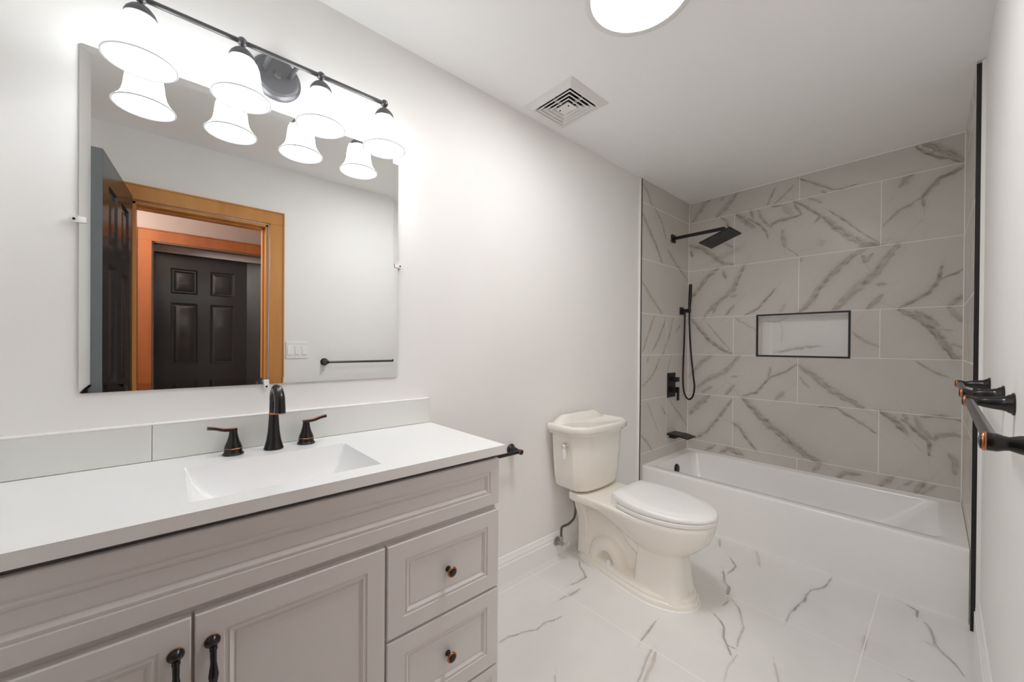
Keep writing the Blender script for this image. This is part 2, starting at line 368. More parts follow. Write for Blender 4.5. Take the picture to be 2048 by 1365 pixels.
# VEINS: stroke = (width, strength, brown tint, points) in metres on the surface
VEINS = {
 'back': [
  (0.0366,0.6,0,[(-0.029,2.219),(-0.079,2.28),(-0.12,2.341),(-0.161,2.365)]),
  (0.043,0.6,0,[(-0.216,2.217),(-0.281,2.271),(-0.319,2.316),(-0.368,2.363)]),
  (0.0203,0.5,0,[(-0.248,2.335),(-0.268,2.364)]),
  (0.0168,0.7,0,[(-0.569,2.216),(-0.585,2.256),(-0.612,2.325)]),
  (0.0139,0.6,0,[(-0.612,2.217),(-0.671,2.264),(-0.727,2.315)]),
  (0.0137,0.8,0,[(-0.757,2.352),(-0.846,2.291),(-0.94,2.222),(-0.993,2.212),(-1.053,2.222)]),
  (0.0164,0.7,0,[(-0.88,2.228),(-0.903,2.215)]),
  (0.019,0.95,0,[(-1.317,2.372),(-1.353,2.32),(-1.401,2.277),(-1.442,2.253),(-1.503,2.209)]),
  (0.0462,0.7,0,[(-1.352,2.371),(-1.408,2.32),(-1.461,2.275),(-1.506,2.215)]),
  (0.0227,0.8,0,[(-0.25,2.203),(-0.295,2.164),(-0.308,2.113)]),
  (0.0367,0.7,0,[(-0.009,2.025),(-0.096,1.994),(-0.193,1.913),(-0.272,1.838),(-0.342,1.82)]),
  (0.0209,0.6,0,[(-0.284,1.988),(-0.341,1.956)]),
  (0.0287,0.8,0,[(-0.017,1.972),(-0.032,1.933)]),
  (0.0421,0.75,0,[(-0.364,2.202),(-0.419,2.142),(-0.485,2.074)]),
  (0.0251,0.7,0,[(-0.46,2.205),(-0.478,2.141)]),
  (0.0165,0.8,0,[(-0.443,2.15),(-0.513,2.094),(-0.559,2.032),(-0.576,1.977)]),
  (0.0222,0.6,0,[(-0.512,2.192),(-0.53,2.129),(-0.592,2.05)]),
  (0.0247,0.8,0,[(-0.592,2.05),(-0.597,2.075),(-0.646,2.089),(-0.719,2.09),(-0.77,2.102)]),
  (0.0192,0.7,0,[(-0.77,2.102),(-0.744,2.151),(-0.728,2.204)]),
  (0.019,0.9,0,[(-0.728,2.204),(-0.809,2.135),(-0.857,2.087),(-0.905,2.04)]),
  (0.0189,0.7,0,[(-0.857,2.087),(-0.876,2.058),(-0.848,2.027)]),
  (0.0478,0.75,0,[(-0.905,2.04),(-0.96,1.969),(-1.039,1.884),(-1.107,1.832),(-1.175,1.814)]),
  (0.0133,0.7,0,[(-0.923,2.088),(-1.004,2.005),(-1.081,1.914),(-1.175,1.819)]),
  (0.0353,0.6,0,[(-0.663,2.01),(-0.668,1.959),(-0.679,1.894)]),
  (0.0067,0.6,0,[(-0.679,1.894),(-0.757,1.819)]),
  (0.0534,0.3,0,[(-0.873,1.882),(-0.897,1.889)]),
  (0.0204,0.6,0,[(-0.813,2.199),(-0.88,2.157)]),
  (0.0138,0.7,0,[(-0.591,2.204),(-0.656,2.193)]),
  (0.0493,0.4,0,[(-0.672,2.189),(-0.719,2.115)]),
  (0.0351,0.7,0,[(-1.311,2.201),(-1.282,2.184),(-1.26,2.144)]),
  (0.0269,0.85,0,[(-1.504,2.182),(-1.462,2.162),(-1.423,2.15),(-1.382,2.102),(-1.351,2.061)]),
  (0.0186,0.7,0,[(-1.351,2.061),(-1.355,2.004)]),
  (0.016,0.7,0,[(-1.351,2.061),(-1.298,2.024),(-1.254,2.004),(-1.186,1.93)]),
  (0.0365,0.7,0,[(-0.013,1.59),(-0.071,1.643),(-0.153,1.749),(-0.233,1.809)]),
  (0.0412,0.65,0,[(-0.129,1.423),(-0.196,1.504),(-0.275,1.568),(-0.338,1.617),(-0.374,1.708),(-0.422,1.802)]),
  (0.0277,0.7,0,[(-0.273,1.775),(-0.293,1.718)]),
  (0.0249,0.7,0,[(-0.197,1.448),(-0.229,1.523)]),
  (0.0246,0.7,0,[(-0.289,1.429),(-0.351,1.5)]),
  (0.0246,0.6,0,[(-0.332,1.574),(-0.369,1.576)]),
  (0.0188,0.85,0,[(-0.425,1.421),(-0.519,1.469),(-0.563,1.53),(-0.618,1.601)]),
  (0.0332,0.4,0,[(-0.652,1.435),(-0.678,1.483)]),
  (0.0422,0.7,0,[(-0.77,1.428),(-0.834,1.496),(-0.88,1.586),(-0.944,1.672),(-1.04,1.771),(-1.115,1.808)]),
  (0.0549,0.65,0,[(-0.955,1.428),(-1.017,1.504),(-1.092,1.586),(-1.157,1.654),(-1.203,1.734),(-1.248,1.8)]),
  (0.0289,0.7,0,[(-1.091,1.763),(-1.107,1.727),(-1.14,1.766)]),
  (0.026,0.6,0,[(-1.157,1.573),(-1.197,1.574)]),
  (0.0312,0.7,0,[(-1.118,1.423),(-1.15,1.465),(-1.182,1.505)]),
  (0.0233,0.85,0,[(-1.259,1.42),(-1.324,1.462),(-1.38,1.502),(-1.414,1.564),(-1.427,1.647)]),
  (0.013,0.8,0,[(-1.414,1.564),(-1.46,1.593),(-1.508,1.616)]),
  (0.0362,0.6,0,[(-1.455,1.416),(-1.487,1.453),(-1.509,1.475)]),
  (0.0187,0.5,0,[(-0.772,1.78),(-0.782,1.796)]),
  (0.0332,0.8,0,[(-0.03,1.405),(-0.097,1.325),(-0.172,1.228),(-0.278,1.154),(-0.338,1.128)]),
  (0.011,0.6,0,[(-0.152,1.371),(-0.243,1.256),(-0.329,1.155)]),
  (0.0143,0.4,0,[(-0.352,1.409),(-0.505,1.305)]),
  (0.0207,0.6,0,[(-1.047,1.277),(-1.114,1.217),(-1.168,1.189)]),
  (0.0412,0.8,0,[(-1.259,1.414),(-1.346,1.353),(-1.384,1.311),(-1.43,1.23),(-1.474,1.132),(-1.492,1.129)]),
  (0.031,0.7,0,[(-1.327,1.396),(-1.384,1.352),(-1.416,1.317)]),
  (0.0172,0.6,0,[(-1.448,1.191),(-1.474,1.204),(-1.508,1.185)]),
  (0.0309,0.6,0,[(-1.459,1.407),(-1.507,1.333)]),
  (0.0137,0.5,0,[(-1.411,1.29),(-1.465,1.282)]),
  (0.0409,0.6,0,[(-0.015,0.934),(-0.1,1.046),(-0.182,1.106)]),
  (0.0439,0.6,0,[(-0.083,0.852),(-0.174,0.926),(-0.28,0.979),(-0.347,1.055),(-0.388,1.111)]),
  (0.0217,0.6,0,[(-0.331,0.946),(-0.373,0.957)]),
  (0.0277,0.6,0,[(-0.12,0.807),(-0.193,0.861)]),
  (0.0273,0.7,0,[(-0.299,0.806),(-0.357,0.884)]),
  (0.0178,0.85,0,[(-0.415,0.808),(-0.509,0.844),(-0.554,0.909),(-0.598,0.963),(-0.697,1.011),(-0.758,1.063)]),
  (0.0178,0.6,0,[(-0.583,0.962),(-0.597,1.031)]),
  (0.0355,0.6,0,[(-0.636,0.806),(-0.678,0.86)]),
  (0.0454,0.7,0,[(-0.772,1.048),(-0.844,0.995),(-0.92,0.922),(-1.004,0.861),(-1.101,0.804)]),
  (0.014,0.6,0,[(-0.773,0.975),(-0.826,0.906)]),
  (0.0137,0.75,0,[(-1.334,1.101),(-1.395,1.049),(-1.458,1.02)]),
  (0.0525,0.6,0,[(-0.017,0.62),(-0.103,0.719),(-0.167,0.783)]),
  (0.0296,0.7,0,[(-0.068,0.423),(-0.16,0.497),(-0.248,0.624),(-0.341,0.774)]),
  (0.022,0.8,0,[(-0.351,0.593),(-0.401,0.565),(-0.434,0.508),(-0.513,0.409)]),
  (0.0367,0.7,0,[(-0.36,0.585),(-0.401,0.565)]),
  (0.0575,0.75,0,[(-0.423,0.791),(-0.51,0.696),(-0.586,0.621),(-0.659,0.565),(-0.743,0.498),(-0.81,0.447),(-0.887,0.413)]),
  (0.0157,0.8,0,[(-0.884,0.785),(-0.97,0.788),(-1.063,0.725),(-1.162,0.656)]),
  (0.0382,0.8,0,[(-1.182,0.793),(-1.244,0.745),(-1.299,0.67)]),
  (0.0277,0.7,0,[(-1.284,0.785),(-1.294,0.759)]),
  (0.0226,0.85,0,[(-1.274,0.756),(-1.342,0.691),(-1.389,0.638),(-1.39,0.571)]),
  (0.0312,0.6,0,[(-1.332,0.778),(-1.352,0.713),(-1.407,0.655)]),
  (0.0278,0.7,0,[(-1.407,0.655),(-1.416,0.684),(-1.478,0.701),(-1.512,0.694)]),
  (0.0207,0.7,0,[(-1.351,0.781),(-1.433,0.799),(-1.503,0.783)]),
  (0.0315,0.6,0,[(-1.466,0.587),(-1.488,0.553),(-1.488,0.488)]),
  (0.0263,0.7,0,[(-0.152,0.344),(-0.224,0.396)]),
  (0.041,0.8,0,[(-0.268,0.349),(-0.319,0.387),(-0.419,0.363)]),
  (0.0287,0.6,0,[(-0.85,0.344),(-0.887,0.392)]),
  (0.0285,0.8,0,[(-0.979,0.33),(-1.02,0.371),(-1.088,0.38)]),
  (0.0318,0.7,0,[(-1.181,0.331),(-1.237,0.404)]),
  (0.0177,0.6,0,[(-1.287,0.368),(-1.326,0.399)]),
  (0.0353,0.7,0,[(-1.336,0.34),(-1.373,0.405)]),
  (0.0247,0.6,0,[(-1.364,0.341),(-1.41,0.394)]),
 ],
 'left': [
  (0.025,0.6,0,[(2.532,2.339),(2.605,2.296),(2.669,2.21)]),
  (0.0156,0.8,0,[(2.708,2.206),(2.816,2.125),(2.887,2.005)]),
  (0.0326,0.7,0,[(2.535,2.127),(2.635,2.022),(2.739,1.925),(2.821,1.819)]),
  (0.0216,0.65,0,[(2.917,1.929),(3.051,1.839),(3.257,1.736)]),
  (0.024,0.6,0,[(2.543,1.64),(2.669,1.538),(2.829,1.432)]),
  (0.0158,0.7,0,[(2.552,1.144),(2.647,1.298),(2.714,1.404)]),
  (0.0232,0.65,0,[(2.701,1.152),(2.804,1.267),(2.894,1.396)]),
  (0.0207,0.6,0,[(2.844,1.115),(2.953,1.271),(3.009,1.402)]),
  (0.0217,0.6,0,[(3.051,1.292),(3.132,1.351)]),
  (0.0221,0.5,0,[(2.618,1.058),(2.634,1.109)]),
  (0.0161,0.7,0,[(2.556,0.892),(2.704,0.969),(2.808,1.089)]),
  (0.0138,0.5,0,[(2.921,0.941),(2.939,1.032),(2.995,1.105)]),
  (0.0162,0.8,0,[(2.546,0.54),(2.628,0.476),(2.697,0.405)]),
  (0.0117,0.5,0,[(2.623,0.768),(2.782,0.54)]),
  (0.0173,0.7,0,[(2.833,0.713),(2.908,0.65)]),
  (0.0185,0.6,0,[(2.963,0.755),(3.168,0.602),(3.277,0.51)]),
 ],
 'floor': [
  (0.0083,0.9,0,[(1.695,-0.123),(1.653,-0.164),(1.63,-0.203),(1.603,-0.236),(1.542,-0.237),(1.499,-0.226)]),
  (0.0156,0.7,0.6,[(1.5,-0.278),(1.424,-0.273),(1.374,-0.264)]),
  (0.006,0.8,0,[(0.995,-0.283),(1.046,-0.285),(1.081,-0.298),(1.126,-0.315),(1.154,-0.33),(1.209,-0.326),(1.289,-0.346)]),
  (0.01,0.7,0,[(1.575,-0.631),(1.523,-0.634),(1.46,-0.642),(1.426,-0.648)]),
  (0.0083,0.6,0.3,[(1.417,-0.697),(1.359,-0.709),(1.29,-0.729),(1.243,-0.739)]),
  (0.0175,0.6,0.8,[(1.416,-0.713),(1.355,-0.736),(1.289,-0.749),(1.261,-0.755)]),
  (0.0049,0.6,0,[(1.042,-0.533),(1.025,-0.548)]),
  (0.014,0.7,0,[(2.539,-0.534),(2.446,-0.568)]),
  (0.0103,0.85,0,[(2.363,-0.654),(2.294,-0.705),(2.191,-0.704)]),
  (0.0136,0.85,0,[(2.193,-0.677),(2.097,-0.72),(2.069,-0.747),(2.003,-0.765)]),
  (0.0082,0.9,0,[(1.812,-0.777),(1.791,-0.81),(1.756,-0.837),(1.697,-0.858),(1.66,-0.885),(1.621,-0.912)]),
  (0.0046,0.8,0,[(1.66,-0.885),(1.665,-0.91)]),
  (0.0092,0.7,0.7,[(1.982,-0.793),(1.938,-0.834),(1.863,-0.872),(1.823,-0.895),(1.746,-0.901),(1.682,-0.913)]),
  (0.0044,0.45,0,[(1.636,-0.928),(1.55,-0.928),(1.475,-0.942)]),
  (0.0065,0.6,0.5,[(1.905,-0.783),(1.959,-0.785)]),
  (0.0094,0.9,0,[(2.539,-1.067),(2.465,-1.064),(2.419,-1.057),(2.342,-1.023),(2.277,-1.016),(2.213,-1.019),(2.145,-1.005),(2.054,-1.002),(1.996,-1.002)]),
  (0.0109,0.85,0,[(2.547,-1.339),(2.527,-1.372),(2.469,-1.374)]),
  (0.0108,0.85,0,[(2.441,-1.401),(2.403,-1.416),(2.339,-1.425),(2.297,-1.432),(2.248,-1.456),(2.2,-1.484),(2.149,-1.504)]),
  (0.0171,0.55,0.9,[(2.149,-1.241),(2.044,-1.245)]),
  (0.0081,0.75,0.4,[(1.698,-1.037),(1.659,-1.054),(1.616,-1.069)]),
  (0.0204,0.45,0.9,[(2.543,-0.73),(2.464,-0.765),(2.39,-0.789)]),
  (0.0051,0.7,0,[(1.981,-1.371),(1.979,-1.387)]),
  (0.0214,0.3,0,[(2.286,-1.405),(2.272,-1.436)]),
 ],
}

TILEB, VEINC, VEINW, GROUT = (.64, .615, .575), (.165, .135, .092), (.26, .165, .085), (.92, .90, .87)
J1, J2, J3 = -.7613, -.3491, -1.1750
rz = [H] + ROWS + [.30]
vl = []
for k in range(7):
    z1, z0 = rz[k], rz[k + 1]
    if k % 2 == 0: vl.append((J1, z0, z1))
    else: vl += [(J2, z0, z1), (J3, z0, z1)]
TILE_BACK = tile_material('marble_tile_back', TILEB, VEINC, VEINW, GROUT, .22, ROWS + [H - .004], vl, (1, 2))
TILE_SIDE = tile_material('marble_tile_side', TILEB, VEINC, VEINW, GROUT, .22, ROWS,
                          [(2.905, rz[k + 1], rz[k]) for k in (3, 5)], (0, 2))
FLOORT = tile_material('marble_floor_tile', (.80, .79, .775), (.105, .095, .065), (.30, .17, .08), (.90, .89, .875), .11, [-1.245, -.05],
                       [], (0, 1), .0025, .06)
FLOORT2 = None

for m_ in (TILE_BACK, TILE_SIDE): m_.node_tree.nodes['Principled BSDF'].inputs['Specular IOR Level'].default_value = .14
# ------------------------------------------------------------------ room shell
NY0, NY1, NZ0, NZ1 = -1.027, -.516, 1.122, 1.409      # shower niche opening
STEP = .0035
ys = np.unique(np.concatenate([np.arange(TR, 0.0001, STEP), [0, NY0, NY1]]))
zs = np.unique(np.concatenate([np.arange(.0, H, STEP), [H, NZ0, NZ1]]))
zs = zs[zs >= .25]
wall_back = grid_surface('wall_back', ys, zs, lambda u, v: np.stack([np.full_like(u, XB), u, v], -1), VEINS['back'], TILE_BACK,
                         hole=(NY0, NY1, NZ0, NZ1), seed=3)
xs = np.unique(np.concatenate([np.arange(XT, XB, .004), [XB]]))
zs2 = np.unique(np.concatenate([np.arange(0, H, .004), [H]]))
wall_sl = grid_surface('wall_shower_left', xs, zs2, lambda u, v: np.stack([u, np.zeros_like(u), v], -1), VEINS['left'], TILE_SIDE, seed=5)
# veins of the far right wall, seen edge-on
rs = []
rr = random.Random(4)
for k in range(26):
    x0, z0 = rr.uniform(2.55, 3.2), rr.uniform(.45, 2.3)
    d = rr.choice((-1, 1))
    rs.append((rr.uniform(.01, .03), .7, 0, [(x0, z0), (x0 + .06 * d, z0 + .1), (x0 + .11 * d, z0 + .22)]))
wall_sr = grid_surface('wall_shower_right', xs, zs2, lambda u, v: np.stack([u, TR - (XB - u) * .0195, v], -1), rs, TILE_SIDE, seed=6)

# niche set into the back wall
nb = MB()
ND = .09
nb.add([(XB, NY0, NZ0), (XB + ND, NY0, NZ0), (XB + ND, NY1, NZ0), (XB, NY1, NZ0), (XB, NY0, NZ1), (XB + ND, NY0, NZ1), (XB + ND, NY1, NZ1), (XB, NY1, NZ1)],
       [(0, 1, 2, 3), (4, 7, 6, 5), (0, 4, 5, 1), (3, 2, 6, 7)])
nb.build('niche_lining', mat('niche_marble', (.80, .785, .76), .13), wall_back, smooth=0)
nu = np.arange(NY0, NY1 + .0001, .003); nv = np.arange(NZ0, NZ1 + .0001, .003)
nst = [(.022, .6, 0, [(-.60, 1.14), (-.70, 1.165), (-.80, 1.185), (-.87, 1.19)]), (.016, .5, 0, [(-.55, 1.375), (-.62, 1.372), (-.67, 1.39)]),
       (.01, .25, 0, [(-.62, 1.40), (-.65, 1.30), (-.64, 1.22)])]
NICHE = tile_material('niche_back_marble', (.82, .81, .79), (.16, .135, .10), VEINW, GROUT, .13, [], [(-.575, NZ0, NZ1)], (1, 2))
nback = grid_surface('niche_back', nu, nv, lambda u, v: np.stack([np.full_like(u, XB + ND), u, v], -1), nst, NICHE, seed=8)
nback.parent = wall_back
del nback['kind']
fr = MB(); e = .011
fr.box(XB - .004, XB + .008, NY0 - e, NY1 + e, NZ1, NZ1 + e); fr.box(XB - .004, XB + .008, NY0 - e, NY1 + e, NZ0 - e, NZ0)
fr.box(XB - .004, XB + .008, NY0 - e, NY0, NZ0, NZ1); fr.box(XB - .004, XB + .008, NY1, NY1 + e, NZ0, NZ1)
fr.build('niche_frame', BLACKTRIM, wall_back, smooth=0, label='black metal edging of the niche')

# floor: large marble-look tiles, joints run both ways
fx = np.arange(XF, 2.62, .004); fy = np.arange(WR - .032, WL + .001, .004)
nt, N, L, b = nodes(FLOORT)
tc = [n for n in N if n.type == 'TEX_COORD'][0]; sp = [n for n in N if n.type == 'SEPXYZ'][0]
old = b.inputs['Base Color'].links[0].from_socket
g = None
for X in (.84, 1.42, 1.995):
    c = math_node(nt, 'COMPARE', sp.outputs[0], X, .0013); g = c if g is None else math_node(nt, 'MAXIMUM', g, c)
gx = N.new('ShaderNodeMix'); gx.data_type = 'RGBA'
L.new(g, gx.inputs['Factor']); L.new(old, gx.inputs['A']); gx.inputs['B'].default_value = (.90, .89, .875, 1); L.new(gx.outputs['Result'], b.inputs['Base Color'])
extra = [(.008, .6, 0, [(1.0, -.75), (1.08, -.9), (1.1, -1.05), (1.2, -1.2)]), (.015, .5, .6, [(.9, -1.1), (1.0, -1.25), (1.03, -1.4)]),
         (.01, .6, 0, [(.3, -.7), (.42, -.95), (.4, -1.2)]), (.012, .6, .3, [(-.1, -.8), (.05, -1.1), (.02, -1.4)])]
floor = grid_surface('floor', fx, fy, lambda u, v: np.stack([u, v, np.zeros_like(u)], -1), VEINS['floor'] + extra, FLOORT, seed=11, wob=.009)

struct(MB().box(XF - .1, XT, WL, WL + .1, 0, H).build('wall_left', WALL, smooth=0))
OX0, OX1, OZ = -.14, .515, 1.975                        # doorway in the right wall
w = MB(); T = .11
w.box(XF - .1, OX0, WR - T, WR, 0, H); w.box(OX1, XT, WR - T, WR, 0, H); w.box(OX0, OX1, WR - T, WR, OZ, H)
struct(w.skew().build('wall_right', WALL, smooth=0))
WRD = wr(.19)
struct(MB().box(XF - .1, XF, WR, WL, 0, H).build('wall_front', WALL, smooth=0))
struct(MB().box(XF - .1, XB + .2, WR - T, WL + .1, H, H + .08).build('ceiling', CEIL, smooth=0))

# black edge profiles and the caulked tile edges beside them
t1 = struct(MB().box(XT - .0035, XT + .006, -.0035, .004, 0.0, H - .006).build('trim_1', BLACKTRIM, smooth=0))
struct(MB().box(XT - .013, XT - .0035, -.0015, WL, 0, H - .002).build('trim_2', CAULK, smooth=0))
struct(MB().box(XT - .004, XT + .006, -1.5405, -1.5265, 0.0, H - .012).build('trim_3', BLACKTRIM, smooth=0))
struct(MB().box(XT - .010, XT + .004, WR - .001, -1.5405, 0, H - .004).build('trim_4', CAULK, smooth=0))
# caulk beads in the alcove corners
cb = MB(); cb.box(XB - .003, XB, TR, 0, H - .006, H)
struct(cb.build('trim_5', CAULK, smooth=0))
struct(MB().box(XB - .004, XB, TR, TR + .004, .33, H).build('trim_6', CAULK, smooth=0))
struct(MB().box(XB - .003, XB, -.003, 0, .33, H).build('trim_7', CAULK, smooth=0))

# baseboards with a stepped cap
def baseboard(name, x0, x1, y, d):
    prof = [(0, 0), (.016, 0), (.016, .088), (.0125, .092), (.0125, .104), (.0085, .112), (.005, .128), (0, .130)]
    mb = MB()
    mb.loft([[(x, y + d * p[0], p[1]) for p in prof] for x in (x0, x1)])
    if d > 0: mb.skew()
    return struct(mb.build(name, TRIMW, smooth=25))
baseboard('baseboard_left', .80, XT - .013, WL, -1)
baseboard('baseboard_right', .605, XT - .010, WR, 1)

# ------------------------------------------------------------------ doorway, open door, hall
def casing(name, x0, x1, ztop, y, d, wdt=.088, th=.019, mtl=OAK):
    mb = MB()
    mb.box(x0 - wdt, x0 - .006, y, y + d * th, 0, ztop + .006); mb.box(x1 + .006, x1 + wdt, y, y + d * th, 0, ztop + .006)
    mb.box(x0 - wdt, x1 + wdt, y, y + d * th, ztop + .006, ztop + wdt)
    # thin back-band lip on the outside
    mb.box(x0 - wdt - .004, x0 - wdt + .006, y, y + d * (th + .005), 0, ztop + wdt); mb.box(x1 + wdt - .006, x1 + wdt + .004, y, y + d * (th + .005), 0, ztop + wdt)
    mb.box(x0 - wdt - .004, x1 + wdt + .004, y, y + d * (th + .005), ztop + wdt - .006, ztop + wdt + .004)
    return struct(mb.build(name, mtl, smooth=0, bevel=.003))
casing('trim_8', OX0, OX1, OZ, WRD - .004, 1, th=.023)
casing('trim_9', OX0, OX1, OZ, WRD - T + .004, -1, th=.023)
jm = MB()
jm.box(OX0 - .004, OX0 + .016, WRD - T, WRD + .001, 0, OZ); jm.box(OX1 - .016, OX1 + .004, WRD - T, WRD + .001, 0, OZ); jm.box(OX0, OX1, WRD - T, WRD + .001, OZ - .016, OZ + .004)
jm.box(OX1 - .028, OX1 - .016, WRD - T + .02, WRD - .045, 0, OZ - .016); jm.box(OX0 + .016, OX1 - .016, WRD - T + .02, WRD - .045, OZ - .028, OZ - .016)
struct(jm.build('trim_10', OAK, smooth=0, bevel=.002))

def six_panel_door(name, w, h, mtl, edge_mtl, th=.035):
    """door standing on the origin: x 0..w, thickness y 0..th, panels on both faces"""
    root = bpy.data.objects.new(name, None); C.objects.link(root); WORLD[root] = Vector((0, 0, 0)); struct(root)
    sw = .105; mw = .09
    cx = w / 2
    cols = [(sw, cx - mw / 2), (cx + mw / 2, w - sw)]
    rows_ = [(.17, .83), (.98, 1.52), (1.60, h - .12)]
    # slab built from stiles and rails so the panels sit in real recesses
    s = MB()
    s.box(0, sw, 0, th, 0, h); s.box(w - sw, w, 0, th, 0, h); s.box(cx - mw / 2, cx + mw / 2, 0, th, 0, h)
    zz = [0] + [z for r in rows_ for z in r] + [h]
    for k in range(0, len(zz), 2):
        for c in cols: s.box(c[0], c[1], 0, th, zz[k], zz[k + 1])
    s.build('door_slab', mtl, root, smooth=0)
    for c in cols:
        for r in rows_:
            p = MB()
            for y, f in ((0, 1), (th, -1)):
                R_ = [(0, 0), (.012, .010), (.022, .011), (.045, .003)]
                loops = [[(c[0] + i, y + d * f, r[0] + i), (c[1] - i, y + d * f, r[0] + i), (c[1] - i, y + d * f, r[1] - i), (c[0] + i, y + d * f, r[1] - i)] for i, d in R_]
                p.loft(loops, False, True)
            p.build('door_panel', mtl, root, smooth=20)
    e_ = MB(); e_.box(w, w + .0012, .0005, th - .0005, .002, h - .001)
    e_.build('latch_edge', edge_mtl, root, smooth=0, label='grey latch edge of the door')
    return root
d1 = six_panel_door('door_1', .652, 1.985, BLACKDOOR, DOOREDGE)
# hinged at the left jamb, swung into the room against the end wall
d1.location = (OX0 + .003, WRD + .028, .008)
d1.rotation_euler = (0, 0, R(95.3))
for z in (.22, 1.0, 1.74):
    hg = MB(); hg.lathe([(.006, 0), (.006, .09)], (-.004, .041, z), seg=12)
    hg.build('hinge', BRONZE, d1)
for y0, d in ((.0, -1), (.035, 1)):
    kb = MB(); kb.lathe([(.030, 0), (.030, .006), (.012, .010), (.011, .035), (.020, .045), (.027, .058), (.022, .070), (.004, .074)], (.59, y0, .92), (0, d, 0))
    kb.build('door_knob', BRONZE, d1)

HY = -2.72                                            # far wall of the hall
FX0, FX1, FZ = -.073, .80, 1.975                      # opening in the far hall wall
hw = MB()
hw.box(-1.4, FX0, HY - .1, HY, 0, H); hw.box(FX1, 1.9, HY - .1, HY, 0, H); hw.box(FX0, FX1, HY - .1, HY, FZ, H)
struct(hw.build('wall_hall', HALLWALL, smooth=0))
hs = MB(); hs.box(-1.4, -1.3, HY, WRD - T - .02, 0, H); hs.box(1.8, 1.9, HY, WRD - T + .04, 0, H)
struct(hs.build('wall_hall_ends', HALLWALL, smooth=0))
struct(MB().box(-1.4, 1.9, -3.6, WR - T - .001, H, H + .08).build('ceiling_hall', CEIL, smooth=0))
struct(MB().box(-1.4, 1.9, -3.6, WR + .01, -.06, -.001).build('floor_hall', mottled(mat('hall_floor_wood', (.25, .14, .07), .4), (.22, .12, .06), (.30, .17, .085), 8, (1, .1, 1)), smooth=0))
casing('trim_11', FX0, FX1, FZ, HY, 1, wdt=.095, mtl=OAKDIM)
cl = MB()
cl.box(FX0 - .10, FX0, -3.25, HY - .1, 0, H); cl.box(FX1, FX1 + .1, -3.25, HY - .1, 0, H); cl.box(FX0 - .1, FX1 + .1, -3.35, -3.25, 0, H)
cl.box(FX0, FX1, -3.25, HY - .1, 2.10, H)
cl.box(FX0, FX1, -3.10, -3.018, 1.958, 2.10)
struct(cl.build('wall_closet', mat('closet_paint', (.62, .58, .56), .6), smooth=0))
d2 = six_panel_door('door_2', .665, 1.940, BLACKDOOR, BLACKDOOR)
d2.location = (FX0 + .002, -3.06, .01)
d2.rotation_euler = (0, 0, 0)
d3 = six_panel_door('door_3', .30, 1.940, BLACKDOOR, BLACKDOOR)
d3.location = (FX0 + .672, -3.055, .01); d3.rotation_euler = (0, 0, R(24))

# ------------------------------------------------------------------ vanity cabinet
VX0, VX1 = -.298, .812
YF = -.490           # front faces
van = thing('vanity_cabinet', 'light grey painted vanity cabinet with moulded doors and drawers below the white countertop', 'cabinet', (.25, -.25, 0))
b_ = MB()
yb = YF + .020
b_.box(VX0, VX1, yb, yb + .018, .05, .820)                                 # face frame
b_.box(VX0, VX0 + .018, yb + .018, WL - .003, .0, .820); b_.box(VX1 - .018, VX1, yb + .018, WL - .003, .0, .820)
b_.box(VX0 + .018, VX1 - .018, yb + .018, WL - .003, .05, .068)
b_.box(VX0 + .018, VX1 - .018, -.42, -.40, .0, .05)
b_.build('body', CABINET, van, smooth=0, bevel=.0015)
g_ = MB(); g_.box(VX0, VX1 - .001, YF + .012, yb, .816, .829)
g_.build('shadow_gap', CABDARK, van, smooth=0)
RING = [(.046, .0), (.0475, .0035), (.052, .0035), (.056, .0012), (.064, .0085), (.066, .0085), (.0675, .0065)]
def front(name, x0, x1, z0, z1, ins=0.0, par=van):
    return panel_front(MB(), x0, x1, z0, z1, YF, .0195, [(i - ins, d) for i, d in RING]).build(name, CABINET, par, smooth=22)
front('false_drawer_front', VX0, VX1, .668, .813, .010)
front('bottom_rail', VX0, VX1, .055, .143, .02)
dl = front('door', VX0, .0395, .150, .650)
dr = front('door', .0445, .4285, .150, .650)
dw1 = front('drawer', .4345, VX1, .401, .649)
dw2 = front('drawer', .4345, VX1, .150, .394)
def knob(par, x, z):
    k = MB(); k.lathe([(.0085, 0), (.0085, .002), (.0055, .006), (.0055, .014), (.0135, .019), (.0150, .0215)], (x, YF + .006, z), (0, -1, 0), 28, True, False)
    k.lathe([(.0118, .0262), (.0105, .0277), (.004, .0290)], (x, YF + .006, z), (0, -1, 0), 28, False, True)
    o = k.build('knob', BRONZE, par, smooth=50)
    c = MB(); c.lathe([(.0150, .0214), (.0152, .0235), (.0135, .0258), (.0117, .0263)], (x, YF + .006, z), (0, -1, 0), 28, False, False)
    c.build('copper_rim', COPPER, par, smooth=60)
knob(dw1, .623, .521); knob(dw2, .624, .272)
def pull(par, x, ztop):
    zb = ztop - .098
    m = MB()
    for z in (ztop, zb):
        m.lathe([(.0125, 0), (.0130, .0025), (.0105, .006), (.0062, .011), (.0058, .022), (.0066, .027)], (x, YF, z), (0, -1, 0), 24)
    yy = YF - .025
    zm = (ztop + zb) / 2
    m.tube([(x, yy + .002, ztop + .003), (x, yy, ztop - .008), (x, yy - .004, ztop - .026), (x, yy - .006, zm), (x, yy - .004, zb + .026), (x, yy, zb + .008), (x, yy + .002, zb - .003)],
           [.0065, .0056, .0052, .0085, .0052, .0056, .0065], 16, 6)
    m.build('pull_handle', BRONZE, par, smooth=60)
    for z in (ztop, zb):
        c = MB(); c.lathe([(.0132, .0), (.0138, .0012), (.0130, .0026)], (x, YF, z), (0, -1, 0), 24, False, False)
        c.build('copper_rim', COPPER, par, smooth=60)
pull(dl, .0165, .588); pull(dr, .0715, .588)

